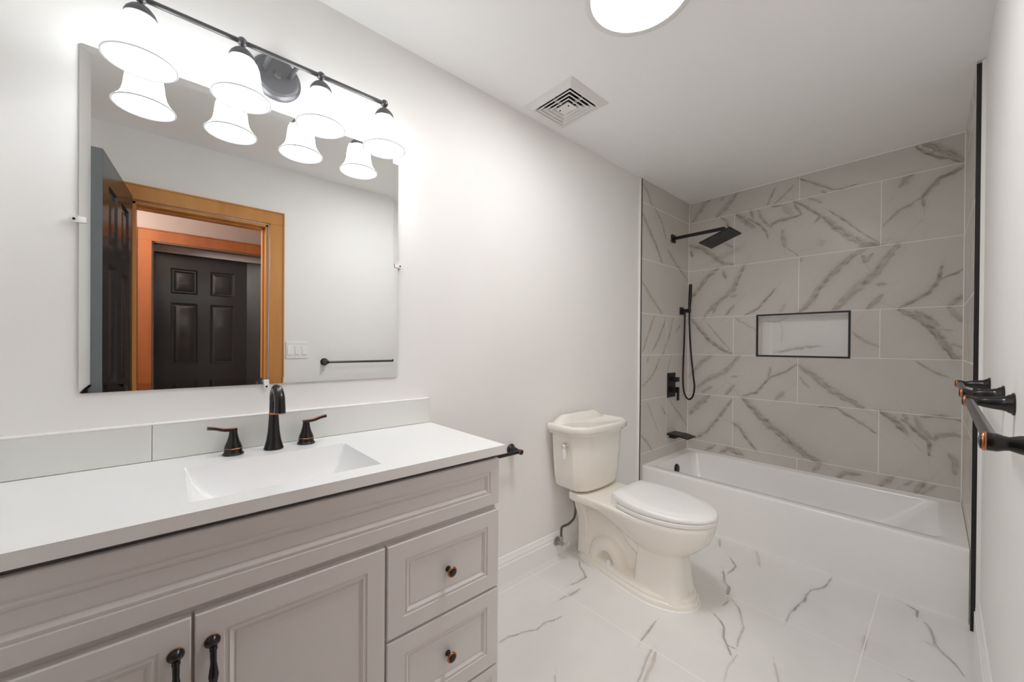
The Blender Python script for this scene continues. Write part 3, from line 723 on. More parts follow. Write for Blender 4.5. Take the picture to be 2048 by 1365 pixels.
# ------------------------------------------------------------------ countertop with moulded sink
CZ, CX1, CY0 = .8564, .827, -.503
SX0, SX1, SY0, SY1 = .040, .436, -.440, -.148
sxs = sorted(set([-.303, -.2, -.1] + list(np.linspace(SX0 - .012, SX1 + .012, 90)) + [.5, .6, .7, .78, CX1]))
sys_ = sorted(set([CY0] + list(np.linspace(SY0 - .008, SY1 + .008, 80)) + [-.10, -.05, WL - .001]))
def sink_z(x, y):
    ex = min(x - SX0, SX1 - x); ey = min(y - SY0, SY1 - y)
    if ex <= 0 or ey <= 0: return CZ
    D_ = .105
    t = min(1, ex / .135)
    a = D_ * (1 - (1 - t) ** 1.9) + .02 * min(1, ex / .012)
    bk = SY1 - y; ft = y - SY0
    b2 = min(1, bk / .075); b2 = (D_ + .02) * (1 - (1 - b2) ** 2.4)
    b3 = min(1, ft / .05); b3 = (D_ + .02) * (1 - (1 - b3) ** 2.2)
    vals = [a, b2, b3, D_]
    k = .006
    mn = min(vals); s = sum(math.exp(-(v - mn) / k) for v in vals)
    d = max(0, mn - k * math.log(s) + k * 0.0)
    return CZ - d - .008 * min(1, min(ex, ey) / .05)
cb_ = MB()
nx, ny = len(sxs), len(sys_)
cv = [(x, y, sink_z(x, y)) for x in sxs for y in sys_]
cf_ = [(i * ny + j, (i + 1) * ny + j, (i + 1) * ny + j + 1, i * ny + j + 1) for i in range(nx - 1) for j in range(ny - 1)]
cb_.add(cv, cf_)
# front, right, left, back edges and the underside lip
per = [(sxs[i], sys_[0]) for i in range(nx)] + [(sxs[-1], sys_[j]) for j in range(1, ny)] + [(sxs[i], sys_[-1]) for i in range(nx - 2, -1, -1)] + [(sxs[0], sys_[j]) for j in range(ny - 2, 0, -1)]
def inset(p, k):
    x, y = p
    return (min(max(x, sxs[0] + k), sxs[-1] - k), min(max(y, sys_[0] + k), sys_[-1] - k))
cb_.loft([[(x, y, CZ) for x, y in per], [(x, y, .829) for x, y in per], [(*inset(p, .025), .829) for p in per]], False, False)
top = cb_.build('vanity_countertop', COUNTER, smooth=30)
tag(top, 'white vanity countertop with a moulded rectangular sink basin', 'countertop')
dn = MB(); dn.lathe([(.026, .0), (.026, .0025), (.022, .004), (.018, .002), (.0, .002)], (.24, -.29, CZ - .1135), seg=28)
dn.build('sink_drain', BRONZE, top, smooth=50, label='round bronze drain in the sink')

def backsplash(x0, x1, label):
    o = MB().box(x0, x1, -.020, WL - .0005, CZ + .0012, .9546).build('backsplash_tile', BACKSPL, smooth=0, bevel=.0012)
    return tag(o, label, 'backsplash', 'backsplash strips behind the countertop')
backsplash(-.303, -.0265, 'shorter pale grey backsplash tile at the far left of the countertop')
backsplash(-.0255, .826, 'longer pale grey backsplash tile running behind the faucet to the counter end')
# glossy white edging along the top of the backsplash
eg = MB().box(-.303, .8265, -.0205, WL - .0005, .9547, .9572).build('backsplash_edging', CAULK, smooth=0)
tag(eg, 'thin white caulked edging along the top of the grey backsplash', 'edging')

# ------------------------------------------------------------------ faucet
fa = thing('faucet', 'oil-rubbed bronze widespread faucet with gooseneck spout and two lever handles behind the sink', 'faucet', (.25, -.08, CZ))
sp_ = MB()
FXC, FYC = .250, -.080
sp_.lathe([(.0265, 0), (.0268, .004), (.0245, .010), (.020, .028), (.0162, .055), (.0140, .085), (.0128, .107)], (FXC, FYC, CZ), seg=32, cap1=True)
path = [(FXC, FYC, CZ + .112)]; rad = [.0124]
for k in range(0, 11):
    a = R(180 - k * 16.4)
    path.append((FXC, FYC - .042 - .042 * math.cos(a), CZ + .146 + .042 * math.sin(a))); rad.append(.0118 + .0022 * k / 10)
path.append((FXC, path[-1][1] - .0025, CZ + .120)); rad.append(.0150)
sp_.tube(path, rad, 24, 3)
spo = sp_.build('spout', BRONZE, fa, smooth=50)
c = MB(); c.lathe([(.0129, .1065), (.0137, .1075), (.0137, .1105), (.0127, .1125)], (FXC, FYC, CZ), seg=32, cap0=False, cap1=False)
c.build('copper_ring', COPPER, spo, smooth=60)
c = MB(); c.lathe([(.0150, 0), (.0156, .001), (.0152, .003)], (path[-1][0], path[-1][1], path[-1][2] - .001), seg=24, cap0=False, cap1=False)
c.build('copper_ring', COPPER, spo, smooth=60)
def handle(x, y, d):
    m = MB()
    m.lathe([(.0262, 0), (.0265, .0035), (.0235, .006), (.0222, .012), (.0222, .0185)], (x, y, CZ), seg=32)
    m.lathe([(.0216, .0195), (.0205, .026), (.0150, .040), (.0112, .055), (.0098, .068), (.0102, .0745)], (x, y, CZ), seg=32)
    h = m.build('handle', BRONZE, fa, smooth=50)
    l = MB()
    P = [(x - d * .009, y, CZ + .0715), (x + d * .004, y, CZ + .0715), (x + d * .022, y - .001, CZ + .0730), (x + d * .042, y - .003, CZ + .0795), (x + d * .060, y - .005, CZ + .0835)]
    l.tube(P, [(.0100, .0045), (.0100, .0048), (.0080, .0046), (.0076, .0044), (.0084, .0050)], 16, 5, flat=(0, 1, 0))
    l.build('lever', BRONZE, h, smooth=50)
    c = MB(); c.lathe([(.0223, .0184), (.0229, .0189), (.0217, .0197)], (x, y, CZ), seg=32, cap0=False, cap1=False)
    c.build('copper_ring', COPPER, h, smooth=60)
    c = MB(); c.tube([(p[0], p[1], p[2] + .0043) for p in P], [(.0085, .0012)] * 5, 10, 4, flat=(0, 1, 0))
    c.build('copper_edge', COPPER, h, smooth=60)
handle(.149, -.074, -1); handle(.343, -.071, 1)

# ------------------------------------------------------------------ wall mirror
MX0, MX1, MZ0, MZ1 = -.1634, .6908, 1.0493, 1.9363
mi = thing('wall_mirror', 'large frameless mirror with slanted glass edges hanging above the vanity', 'mirror', ((MX0 + MX1) / 2, WL, (MZ0 + MZ1) / 2))
def rrect(x0, x1, z0, z1, y, r, n=5):
    pts = []
    for cx, cz, a0 in ((x1 - r, z0 + r, -90), (x1 - r, z1 - r, 0), (x0 + r, z1 - r, 90), (x0 + r, z0 + r, 180)):
        for k in range(n + 1):
            a = R(a0 + 90 * k / n); pts.append((cx + r * math.cos(a), y, cz + r * math.sin(a)))
    return pts
mm = MB()
BV = .020
mm.loft([rrect(MX0, MX1, MZ0, MZ1, WL - .0005, .006), rrect(MX0, MX1, MZ0, MZ1, WL - .0052, .006), rrect(MX0 + BV, MX1 - BV, MZ0 + BV, MZ1 - BV, WL - .0060, .004)])
mm.build('mirror_glass', MIRROR, mi, smooth=0)
def clip(x, z, dx, dz):
    """hooked plastic clip: plate over the glass edge, foot against the wall outside it"""
    k = MB()
    hw, hx, hz = .0075, abs(dx), abs(dz)
    def bar(i, o, y0, y1):
        xs_ = sorted((x - dx * i, x + dx * o)) if dx else (x - hw, x + hw)
        zs_ = sorted((z - dz * i, z + dz * o)) if dz else (z - hw, z + hw)
        k.box(xs_[0], xs_[1], y0, y1, zs_[0], zs_[1])
    bar(.0135, .0005, WL - .0100, WL - .0066)
    bar(-.0005, .0150, WL - .0100, WL - .0002)
    o = k.build('clip', CLEAR, mi, smooth=0, bevel=.001, label='small white plastic mirror clip')
    s = MB(); s.lathe([(.0030, 0), (.0030, .0012), (.001, .0016)], (x + dx * .008, WL - .0100, z + dz * .008), (0, -1, 0), 12)
    s.build('screw', BLACK, o)
clip(MX0, 1.489, -1, 0); clip(MX1, 1.4915, 1, 0); clip(.244, MZ0, 0, -1)

# ------------------------------------------------------------------ vanity light
LX = [-.0475, .1610, .3695, .5790]; LY, LZ = -.118, 2.031
vl_ = thing('vanity_light', 'dark bronze four-light vanity fixture with lit white bell shades above the mirror', 'light fixture', (.268, WL, 2.045))
m = MB(); m.lathe([(.071, 0), (.072, .006), (.066, .014), (.060, .016), (.056, .024), (.030, .028), (.012, .029), (.009, .036), (.0, .038)], (.268, WL, 2.043), (0, -1, 0), 40)
m.build('wall_plate', FIXDARK, vl_, smooth=35)
m = MB(); m.tube([(LX[0] - .012, LY, LZ + .004), (LX[3] + .004, LY, LZ + .004)], .0068, 16)
m.build('bar', FIXDARK, vl_, smooth=50)
for dx in (-.036, .036):
    m = MB(); m.tube([(.268 + dx, WL - .018, 2.05), (.268 + dx, -.05, 2.049), (.268 + dx, LY, LZ + .004)], .0066, 14, 5)
    m.build('arm', FIXDARK, vl_, smooth=50)
for x in LX:
    m = MB(); m.lathe([(.0, -.0125), (.006, -.0115), (.0105, -.007), (.0125, 0), (.0105, .007), (.006, .0115), (.0, .0125)], (x, LY, LZ + .004), seg=20)
    m.build('ball_joint', FIXDARK, vl_, smooth=60)
    m = MB(); m.lathe([(.006, -.012), (.010, -.014), (.020, -.022), (.028, -.032), (.0315, -.040), (.0315, -.046), (.029, -.047)], (x, LY, LZ), seg=32)
    m.build('shade_holder', FIXDARK, vl_, smooth=45)
    m = MB()
    P = [(.030, -.0465), (.037, -.056), (.0420, -.070), (.0445, -.088), (.0465, -.108), (.0500, -.124), (.0570, -.139), (.0660, -.150), (.0705, -.155)]
    m.lathe(P + [(.0665, -.1545), (.0620, -.151), (.0530, -.140), (.0465, -.126), (.0425, -.108), (.0400, -.088), (.0375, -.070), (.033, -.058)], (x, LY, LZ), seg=40, cap0=False, cap1=True)
    sh = m.build('glass_shade', GLASSLIT, vl_, smooth=60)
    m = MB(); m.lathe([(.0700, -.1545), (.0722, -.1560), (.0724, -.1585), (.0705, -.1600), (.0680, -.1590), (.0668, -.1548)], (x, LY, LZ), seg=40, cap0=False, cap1=False)
    m.build('glass_lip', GLASSRIM, sh, smooth=60)

# ------------------------------------------------------------------ ceiling lamp and vent
cl_ = thing('ceiling_lamp', 'round flush lit white ceiling lamp with a pale trim ring', 'ceiling light', (1.186, -.758, H))
m = MB(); m.lathe([(.186, 0), (.187, .006), (.184, .0105), (.178, .0125), (.163, .0130), (.1600, .0125), (.1595, .009)], (1.186, -.757, H), (0, 0, -1), 96, True, False)
m.build('trim_ring', VENTW, cl_, smooth=40)
m = MB(); m.lathe([(.1596, .010), (.1590, .0114), (.12, .0117), (.0, .0118)], (1.186, -.759, H), (0, 0, -1), 96)
m.build('diffuser', DISCLIT, cl_, smooth=40)

vx0, vx1, vy0, vy1 = 1.338, 1.624, -.338, -.036
ve = thing('ceiling_vent', 'square white louvered air vent in the ceiling near the left wall', 'vent', ((vx0 + vx1) / 2, (vy0 + vy1) / 2, H))
def rect(i, z): return [(vx0 + i, vy0 + i, z), (vx1 - i, vy0 + i, z), (vx1 - i, vy1 - i, z), (vx0 + i, vy1 - i, z)]
m = MB(); m.loft([rect(0, H), rect(.001, H - .004), rect(.030, H - .021), rect(.036, H - .021), rect(.042, H - .012), rect(.042, H)], False, False)
m.build('frame', VENTW, ve, smooth=0)
m = MB(); m.add(rect(.041, H - .0008), [(0, 1, 2, 3)])
m.build('duct_opening', VENTD, ve, smooth=0)
for i in (.047, .068, .089):
    m = MB(); m.loft([rect(i + .017, H - .003), rect(i, H - .0195), rect(i + .0008, H - .021), rect(i + .0065, H - .021), rect(i + .0195, H - .0035)], False, False)
    m.build('louver', VENTW, ve, smooth=0)
m = MB(); m.loft([rect(.124, H - .003), rect(.110, H - .0195), rect(.1115, H - .0215)], False, True)
m.build('centre_plate', VENTW, ve, smooth=0)
for f in (.25, .75):
    m = MB(); m.lathe([(.0045, 0), (.004, .002)], (vx0 + .124 + (vx1 - vx0 - .248) * .2, vy0 + (vy1 - vy0) * (.42 if f < .5 else .60), H - .0212), (0, 0, -1), 12)
    m.build('screw', VENTD, ve)
for i in range(3):
    o_ = .050 + i * .021; yy = (vy0 + vy1) / 2; xx = (vx0 + vx1) / 2
    for bx in ((vx0 + o_, vx0 + o_ + .016, yy - .0015, yy + .0015), (vx1 - o_ - .016, vx1 - o_, yy - .0015, yy + .0015), (xx - .0015, xx + .0015, vy0 + o_, vy0 + o_ + .016), (xx - .0015, xx + .0015, vy1 - o_ - .016, vy1 - o_)):
        MB().box(*bx, H - .018, H - .004).build('spacer_rib', VENTW, ve, smooth=0)

# ------------------------------------------------------------------ towel bars
def towel_bar(label, xa, xb, ywall, z, d, reach=.070, group=None, barm=BARMETAL):
    """posts at xa and xb on the wall plane ywall, bar standing off along d (+1/-1)"""
    t = thing('towel_bar', label, 'towel bar', ((xa + xb) / 2, ywall, z), group)
    for x in (xa, xb):
        m = MB()
        if d > 0: ywall = wr(x)
        m.lathe([(.0265, 0), (.0270, .003), (.0225, .006), (.0215, .010), (.0190, .012), (.0165, .020), (.0150, .032), (.0125, .046), (.0095, .055), (.0105, .060), (.0128, .066), (.0128, .078), (.0105, .0815), (.003, .083)],
                (x, ywall, z), (0, d, 0), 28)
        p = m.build('post', BRONZE, t, smooth=45)
        c = MB(); c.lathe([(.0128, .0755), (.0136, .0768), (.0134, .0785), (.0122, .0798)], (x, ywall, z), (0, d, 0), 28, False, False)
        c.build('copper_ring', COPPER, p, smooth=60)
    m = MB(); m.tube([(xa, (wr(xa) if d > 0 else ywall) + d * reach, z), (xb, (wr(xb) if d > 0 else ywall) + d * reach, z)], .0085, 20)
    m.build('bar', barm, t, smooth=50)
    return t
G2 = 'towel bars on the right wall'
towel_bar('nearer bronze towel bar on the right wall, in the foreground', .868, 1.50, WR, 1.049, 1, .070, G2)
towel_bar('farther bronze towel bar on the right wall, close to the tiled shower', 1.72, 2.16, WR, 1.052, 1, .070, G2)
towel_bar('small bronze towel bar on the left wall beside the vanity', .885, 1.306, WL, .655, -1, .066, None, BRONZE)

# ------------------------------------------------------------------ light switch on the right wall
SWX, SWZ = .690, 1.135
WS = wr(SWX)
lsw = thing('light_switch', 'white triple rocker light switch on the wall beside the doorway, seen in the mirror', 'light switch', (SWX, WS, SWZ))
m = MB(); m.box(SWX - .070, SWX + .070, WS, WS + .0055, SWZ - .059, SWZ + .059)
m.build('cover_plate', SWITCH, lsw, smooth=0, bevel=.003)
for dx in (-.046, 0, .046):
    m = MB(); m.box(SWX + dx - .0165, SWX + dx + .0165, WS + .0055, WS + .0070, SWZ - .0335, SWZ + .0335)
    m.loft([[(SWX + dx - .014, WS + .007, SWZ - .031), (SWX + dx + .014, WS + .007, SWZ - .031), (SWX + dx + .014, WS + .007, SWZ + .031), (SWX + dx - .014, WS + .007, SWZ + .031)],
            [(SWX + dx - .013, WS + .0115, SWZ - .030), (SWX + dx + .013, WS + .0115, SWZ - .030), (SWX + dx + .013, WS + .0075, SWZ + .030), (SWX + dx - .013, WS + .0075, SWZ + .030)]])
    m.build('rocker', TRIMW, lsw, smooth=0, bevel=.0006)

# ------------------------------------------------------------------ toilet
TX = 1.790
to = thing('toilet', 'bone coloured two-piece toilet with a closed white seat', 'toilet', (TX, -.40, 0))
def P2(l, d, z): return (TX + l, -d, z)
def plan(tab, N=56):
    """half-width table [(d, hw)] -> closed ring of N (lateral, d) points, even arc length"""
    tab = [(float(a), float(b)) for a, b in tab]
    pts = [Vector((b, a)) for a, b in tab]
    if len(pts) > 3:
        sm, _ = spline([Vector((p.x, p.y, 0)) for p in pts], [0] * len(pts), 8); pts = [Vector((max(p.x, 0), p.y)) for p in sm]
    full = pts + [Vector((-p.x, p.y)) for p in reversed(pts)]
    full = [p for i, p in enumerate(full) if i == 0 or (p - full[i - 1]).length > 1e-5]
    if (full[0] - full[-1]).length > 1e-5: full.append(full[0])
    L_ = [0]
    for i in range(1, len(full)): L_.append(L_[-1] + (full[i] - full[i - 1]).length)
    out = []; k = 0
    for i in range(N):
        s = L_[-1] * i / N
        while k < len(L_) - 2 and L_[k + 1] < s: k += 1
        t = (s - L_[k]) / max(L_[k + 1] - L_[k], 1e-9)
        p = full[k].lerp(full[k + 1], t); out.append((p.x, p.y))
    return out
def ring(pl, z, sx=1.0, off=0.0, dc=None, sd=1.0):
    """scale a plan about its middle; off = inward offset in metres (approximate)"""
    ds = [p[1] for p in pl]; c = (max(ds) + min(ds)) / 2 if dc is None else dc
    hd = (max(ds) - min(ds)) / 2; hx = max(abs(p[0]) for p in pl)
    kx = sx * (1 - off / hx); kd = sd * (1 - off / hd)
    return [P2(p[0] * kx, c + (p[1] - c) * kd, z) for p in pl]
RIM = plan([(.205, .0), (.205, .10), (.207, .150), (.225, .166), (.30, .170), (.40, .178), (.53, .184), (.62, .172), (.69, .146), (.745, .103), (.775, .058), (.788, 0)])
m = MB()
def low(tab, z): return [P2(a, b, z) for a, b in plan(tab)]
m.loft([ring(RIM, .395, off=.012), ring(RIM, .3945, off=.004), ring(RIM, .389, off=0), ring(RIM, .372, off=.002),
        low([(.25, 0), (.25, .11), (.26, .145), (.33, .152), (.53, .176), (.62, .163), (.69, .138), (.74, .097), (.768, .055), (.780, 0)], .345),
        low([(.30, 0), (.30, .08), (.32, .115), (.40, .135), (.53, .160), (.62, .150), (.68, .126), (.725, .088), (.752, .05), (.762, 0)], .305),
        low([(.36, 0), (.36, .06), (.38, .09), (.44, .115), (.53, .136), (.60, .130), (.65, .112), (.69, .08), (.714, .045), (.722, 0)], .262),
        low([(.42, 0), (.42, .05), (.435, .075), (.47, .095), (.53, .108), (.58, .104), (.62, .092), (.65, .07), (.672, .04), (.678, 0)], .228),
        low([(.475, 0), (.475, .04), (.478, .058), (.49, .066), (.53, .070), (.57, .068), (.60, .062), (.618, .05), (.628, .03), (.632, 0)], .205)])
# pedestal column
col = [(0, .0), (0, .6), (.02, .86), (.10, .98), (.30, 1.0), (.60, 1.0), (.84, .93), (.95, .72), (1.0, .38), (1.0, 0)]
def column(z, d0, d1, hw): return low([(d0 + (d1 - d0) * a, hw * b) for a, b in col], z)
m.loft([column(.285, .462, .640, .080), column(.20, .455, .658, .089), column(.12, .452, .668, .098), column(.05, .448, .682, .108), column(.03, .446, .686, .112)])
# plinth with a stepped moulding
PL = plan([(.070, 0), (.070, .022), (.082, .050), (.15, .072), (.31, .108), (.477, .136), (.55, .138), (.608, .124), (.655, .102), (.69, .072), (.709, .038), (.716, 0)])
m.loft([ring(PL, .002), ring(PL, .018), ring(PL, .025, off=.002), ring(PL, .029, off=.006), ring(PL, .0295, off=.010), ring(PL, .032, off=.0105), ring(PL, .040, off=.0105), ring(PL, .046, off=.013), ring(PL, .049, off=.019), ring(PL, .0495, off=.023), ring(PL, .055, off=.025), ring(PL, .056, off=.030)])
bowl = m.build('bowl', PORCELAIN, to, smooth=55)
# trapway body behind the bowl: blended solid
m = MB()
m.box(TX - .036, TX + .036, -.50, -.10, .03, .34)
m.loft([[P2(l, d, z) for l, d in ((-.060 * k, .078), (.060 * k, .078), (.066 * k, .15), (-.066 * k, .15))] for z, k in ((.03, 1.0), (.12, .9), (.22, 1.0), (.33, 1.7), (.365, 1.9))])
m.box(TX - .11, TX + .11, -.34, -.085, .335, .372)
for sgn in (-1, 1):
    o = .034 * sgn
    m.tube([P2(o, .52, .17), P2(o, .44, .215), P2(o, .37, .275), P2(o, .30, .325), P2(o, .22, .345)], [.050, .048, .046, .046, .042], 16, 5)
    m.tube([P2(o * 1.05, .19, .02), P2(o * 1.05, .205, .095), P2(o * 1.15, .26, .135), P2(o * 1.15, .32, .12), P2(o * 1.05, .36, .03)], [.038, .040, .044, .044, .042], 16, 5)
tw = m.build('trapway', PORCELAIN, to, smooth=0)
md = tw.modifiers.new('remesh', 'REMESH'); md.mode = 'VOXEL'; md.voxel_size = .006; md.use_smooth_shade = True
sm_ = tw.modifiers.new('smooth', 'SMOOTH'); sm_.factor = .6; sm_.iterations = 9
for s in (-1, 1):
    m = MB(); m.lathe([(.0135, 0), (.0135, .012), (.0105, .022), (.005, .0265), (.0, .027)], P2(s * .081, .300, .050), seg=20)
    m.build('bolt_cap', SEATW, to, smooth=60, label='small white bolt cap on the toilet base')
m = MB(); m.loft([ring(PL, .0005, off=-.006), ring(PL, .004, off=-.004), ring(PL, .006, off=.002)], False, False)
m.build('caulk_bead', CAULK, to, smooth=50)
# deck under the tank
m = MB()
DK = plan([(.09, 0), (.09, .10), (.094, .150), (.11, .166), (.20, .168), (.26, .168), (.30, .160), (.32, .12), (.33, 0)])
m.loft([ring(DK, .345, off=.02), ring(DK, .352, off=.006), ring(DK, .362), ring(DK, .388), ring(DK, .3945, off=.004), ring(DK, .3955, off=.012)])
m.build('tank_deck', PORCELAIN, to, smooth=55)
# tank: five-sided front, narrowing towards the bottom
def tank_ring(z, hw, d0, d1, ch, bow=.012, N=8, r=1.0):
    pts = [(-hw, d0), (-hw, d1 - ch * .78), (-hw + ch * .72, d1 - .012)]
    for k in range(1, N): 
        t = k / N; pts.append((-hw + ch * .72 + (2 * hw - ch * 1.44) * t, d1 - .012 + bow * math.sin(math.pi * t)))
    pts += [(hw - ch * .72, d1 - .012), (hw, d1 - ch * .78), (hw, d0)]
    return [P2(l, d, z) for l, d in pts]
m = MB()
m.loft([tank_ring(.402, .130, .055, .180, .045), tank_ring(.404, .158, .040, .200, .058), tank_ring(.414, .178, .032, .210, .068), tank_ring(.432, .190, .028, .216, .072), tank_ring(.50, .201, .026, .221, .078), tank_ring(.60, .209, .024, .226, .080), tank_ring(.712, .214, .022, .229, .082)])
m.build('tank', PORCELAIN, to, smooth=60, bevel=.006, bseg=3)
m = MB()
def lid(z, g): return tank_ring(z, .222 + g, .016 - min(g, .004), .236 + g, .084, .014)
m.loft([lid(.706, -.006), lid(.7065, .0), lid(.716, .002), lid(.721, .004), lid(.724, .013), lid(.731, .017), lid(.750, .0175), lid(.757, .014), lid(.7595, .007), lid(.7595, -.002), lid(.7555, -.008)])
# raised arched ledge at the back
arc = []
n_ = 22
fr_, bk_ = [], []
for k in range(n_ + 1):
    t = k / n_; l = -.205 + .41 * t
    s = max(0, math.sin(math.pi * t)); hgt = .045 * min(1, s * 2.0) ** .7
    fr_.append((l, hgt)); 
rings = []
for l, hgt in fr_:
    z1 = .752 + max(hgt, .006)
    d1 = .018 + .040
    rings.append([P2(l, .016, .752), P2(l, d1 + .022, .752), P2(l, d1 + .004, z1 - .006 if hgt > .01 else .757), P2(l, d1 - .008, z1), P2(l, .022, z1), P2(l, .016, z1 - .006 if hgt > .01 else .757)])
m.loft(rings)
m.build('tank_lid', PORCELAIN, to, smooth=50)
# flush lever on the left facet
fl = MB(); nrm = Vector((-1, -.35, 0)).normalized()
fp = Vector(P2(-.2125, .120, .655))
fl.lathe([(.017, 0), (.0175, .004), (.0145, .010), (.009, .014), (.009, .020), (.0135, .026), (.0135, .034), (.007, .040), (.0, .041)], fp, nrm, 24)
flo = fl.build('flush_lever', CHROME, to, smooth=60, label='chrome flush lever with a white grip')
q_ = fp + nrm * .030
fl = MB(); fl.tube([q_ + Vector((0, 0, -.010)), q_ + Vector((0, -.002, -.030)), q_ + Vector((0, -.004, -.062))], [.0085, .0105, .0105], 14, 3)
fl.build('grip', SEATW, flo, smooth=60)
# seat and lid
ST = [(.352, 0), (.352, .10), (.356, .128), (.375, .146), (.44, .172), (.53, .186), (.62, .175), (.69, .149), (.745, .106), (.778, .060), (.793, 0)]
SP = plan(ST)
m = MB(); m.loft([ring(SP, .3962, off=.014), ring(SP, .3995, off=.012), ring(SP, .4000, off=.001), ring(SP, .4145, off=.0), ring(SP, .4165, off=.003), ring(SP, .4168, off=.012)])
m.build('seat', SEATW, to, smooth=55)
m = MB()
def tilt(rg, k=.030): 
    return [(x, y, z + max(0, (.80 + y) / .45) * k) for x, y, z in rg]
m.loft([tilt(ring(SP, .4169, off=.014), .0), tilt(ring(SP, .4200, off=.013), .0), tilt(ring(SP, .4202, off=.003), .0), tilt(ring(SP, .4210, off=.001), .004), tilt(ring(SP, .428, off=.000), .020), tilt(ring(SP, .4325, off=.003), .024), tilt(ring(SP, .4355, off=.010), .026), tilt(ring(SP, .4350, off=.014), .026), tilt(ring(SP, .4385, off=.022), .026), tilt(ring(SP, .4400, off=.06), .027)])
# hinge cover at the back of the lid reaches down to the rim
HC = plan([(.345, 0), (.345, .105), (.349, .130), (.362, .140), (.384, .146), (.392, .146), (.393, 0)])
m.loft([ring(HC, .3965), ring(HC, .400), ring(HC, .440), ring(HC, .452, off=.002), ring(HC, .457, off=.009)])
m.build('seat_lid', SEATW, to, smooth=50)

# ------------------------------------------------------------------ toilet water supply
VXs, VZs = 1.640, .085
su = thing('water_supply_valve', 'small chrome shutoff valve with a dark flexible hose on the wall beside the toilet', 'valve', (VXs, WL, VZs))
m = MB(); m.lathe([(.026, 0), (.025, .003), (.012, .008)], (VXs, WL - .016, VZs), (0, -1, 0), 24)
m.build('escutcheon', STEEL, su, smooth=50)
m = MB(); m.lathe([(.008, 0), (.008, .045)], (VXs, WL - .016, VZs), (0, -1, 0), 18); m.lathe([(.0115, 0), (.0115, .022), (.009, .024)], (VXs, WL - .040, VZs), (0, -1, 0), 18)
m.lathe([(.0085, 0), (.0085, .018), (.0105, .019), (.0105, .036), (.007, .040)], (VXs, WL - .050, VZs), (0, 0, 1), 18)
m.build('valve_body', STEEL, su, smooth=50)
m = MB(); m.lathe([(.0045, 0), (.0045, .018)], (VXs, WL - .064, VZs), (0, -1, 0), 12)
m.tube([(VXs - .020, WL - .084, VZs - .004), (VXs, WL - .083, VZs), (VXs + .020, WL - .084, VZs + .004)], [(.011, .005), (.006, .005), (.011, .005)], 16, 6, flat=(0, 0, 1))
m.build('valve_handle', CHROME, su, smooth=60)
m = MB()
yv = WL - .050
m.tube([(VXs, yv, VZs + .036), (VXs, yv, VZs + .075), (VXs + .006, yv, VZs + .088), (VXs + .022, yv - .002, VZs + .091), (VXs + .055, yv - .010, VZs + .098), (VXs + .082, yv - .024, VZs + .128), (VXs + .078, yv - .036, VZs + .185), (VXs + .052, yv - .046, VZs + .245), (VXs + .042, yv - .050, VZs + .285)], .0065, 14, 6)
m.build('hose', HOSE, su, smooth=60)
m = MB(); m.lathe([(.0085, 0), (.0085, .012), (.016, .014), (.018, .026), (.018, .034)], (VXs + .042, yv - .050, VZs + .284), seg=18)
m.build('hose_nut', STEEL, su, smooth=40)

# ------------------------------------------------------------------ bathtub
XA, RZ = 2.555, .3243
tub = thing('bathtub', 'white alcove bathtub with a plain front apron below the tiled walls', 'bathtub', ((XA + XB) / 2, TR / 2, 0))
y0_, y1_ = TR + .0015, -.0015
def rr2(x0, x1, ya, yb, z, r, n=6, rl=None):
    pts = []
    rl = rl or (r, r, r, r)
    for (cx, cy, a0, rr_) in ((x1, ya, -90, rl[0]), (x1, yb, 0, rl[1]), (x0, yb, 90, rl[2]), (x0, ya, 180, rl[3])):
        sx_, sy_ = (-1 if cx == x1 else 1), (1 if cy == ya else -1)
        for k in range(n + 1):
            a = R(a0 + 90 * k / n); pts.append((cx + sx_ * rr_ + rr_ * math.cos(a), cy + sy_ * rr_ + rr_ * math.sin(a), z))
    return pts
xb_ = XB - .001
m = MB()
m.loft([rr2(XA + .012, xb_, y0_, y1_, 0, .002), rr2(XA + .012, xb_, y0_, y1_, .02, .002), rr2(XA + .010, xb_, y0_, y1_, .03, .002), rr2(XA + .001, xb_, y0_, y1_, RZ - .020, .002),
        rr2(XA, xb_, y0_, y1_, RZ - .008, .002), rr2(XA + .003, xb_, y0_, y1_, RZ - .002, .002), rr2(XA + .010, xb_, y0_, y1_, RZ, .002),
        rr2(XA + .062, xb_ - .038, y0_ + .075, y1_ - .060, RZ, .05), rr2(XA + .068, xb_ - .044, y0_ + .083, y1_ - .066, RZ - .004, .05), rr2(XA + .072, xb_ - .048, y0_ + .092, y1_ - .070, RZ - .014, .05),
        rr2(XA + .085, xb_ - .060, y0_ + .22, y1_ - .085, .17, .07), rr2(XA + .10, xb_ - .075, y0_ + .30, y1_ - .10, .085, .09), rr2(XA + .13, xb_ - .105, y0_ + .36, y1_ - .135, .06, .09), rr2(XA + .19, xb_ - .17, y0_ + .44, y1_ - .20, .055, .09)], False, True)
m.v = [(x, y - (XB - x) * .0195 if y < -1.38 else y, z) for x, y, z in m.v]
m.build('tub_shell', TUBM, tub, smooth=50)
m = MB(); m.lathe([(.0, .012), (.024, .012), (.033, .009), (.036, .003), (.036, 0)], (2.925, y1_ - .078, .245), (0, -1, .07), 28, True, True)
m.build('overflow_cover', BLACK, tub, smooth=45, label='round black overflow cover')
m = MB(); m.lathe([(.036, 0), (.034, .004), (.02, .005), (.0, .005)], (2.925, y1_ - .27, .0555), seg=28)
m.build('drain', BLACK, tub, smooth=45, label='black tub drain')
# caulk line where the tub meets the tile
cb = MB(); cb.box(XB - .006, XB - .0005, TR + .002, -.002, RZ - .002, RZ + .005); cb.box(XA + .01, XB - .006, -.0065, -.001, RZ - .002, RZ + .005); cb.build('caulk_bead', CAULK, tub, smooth=0)

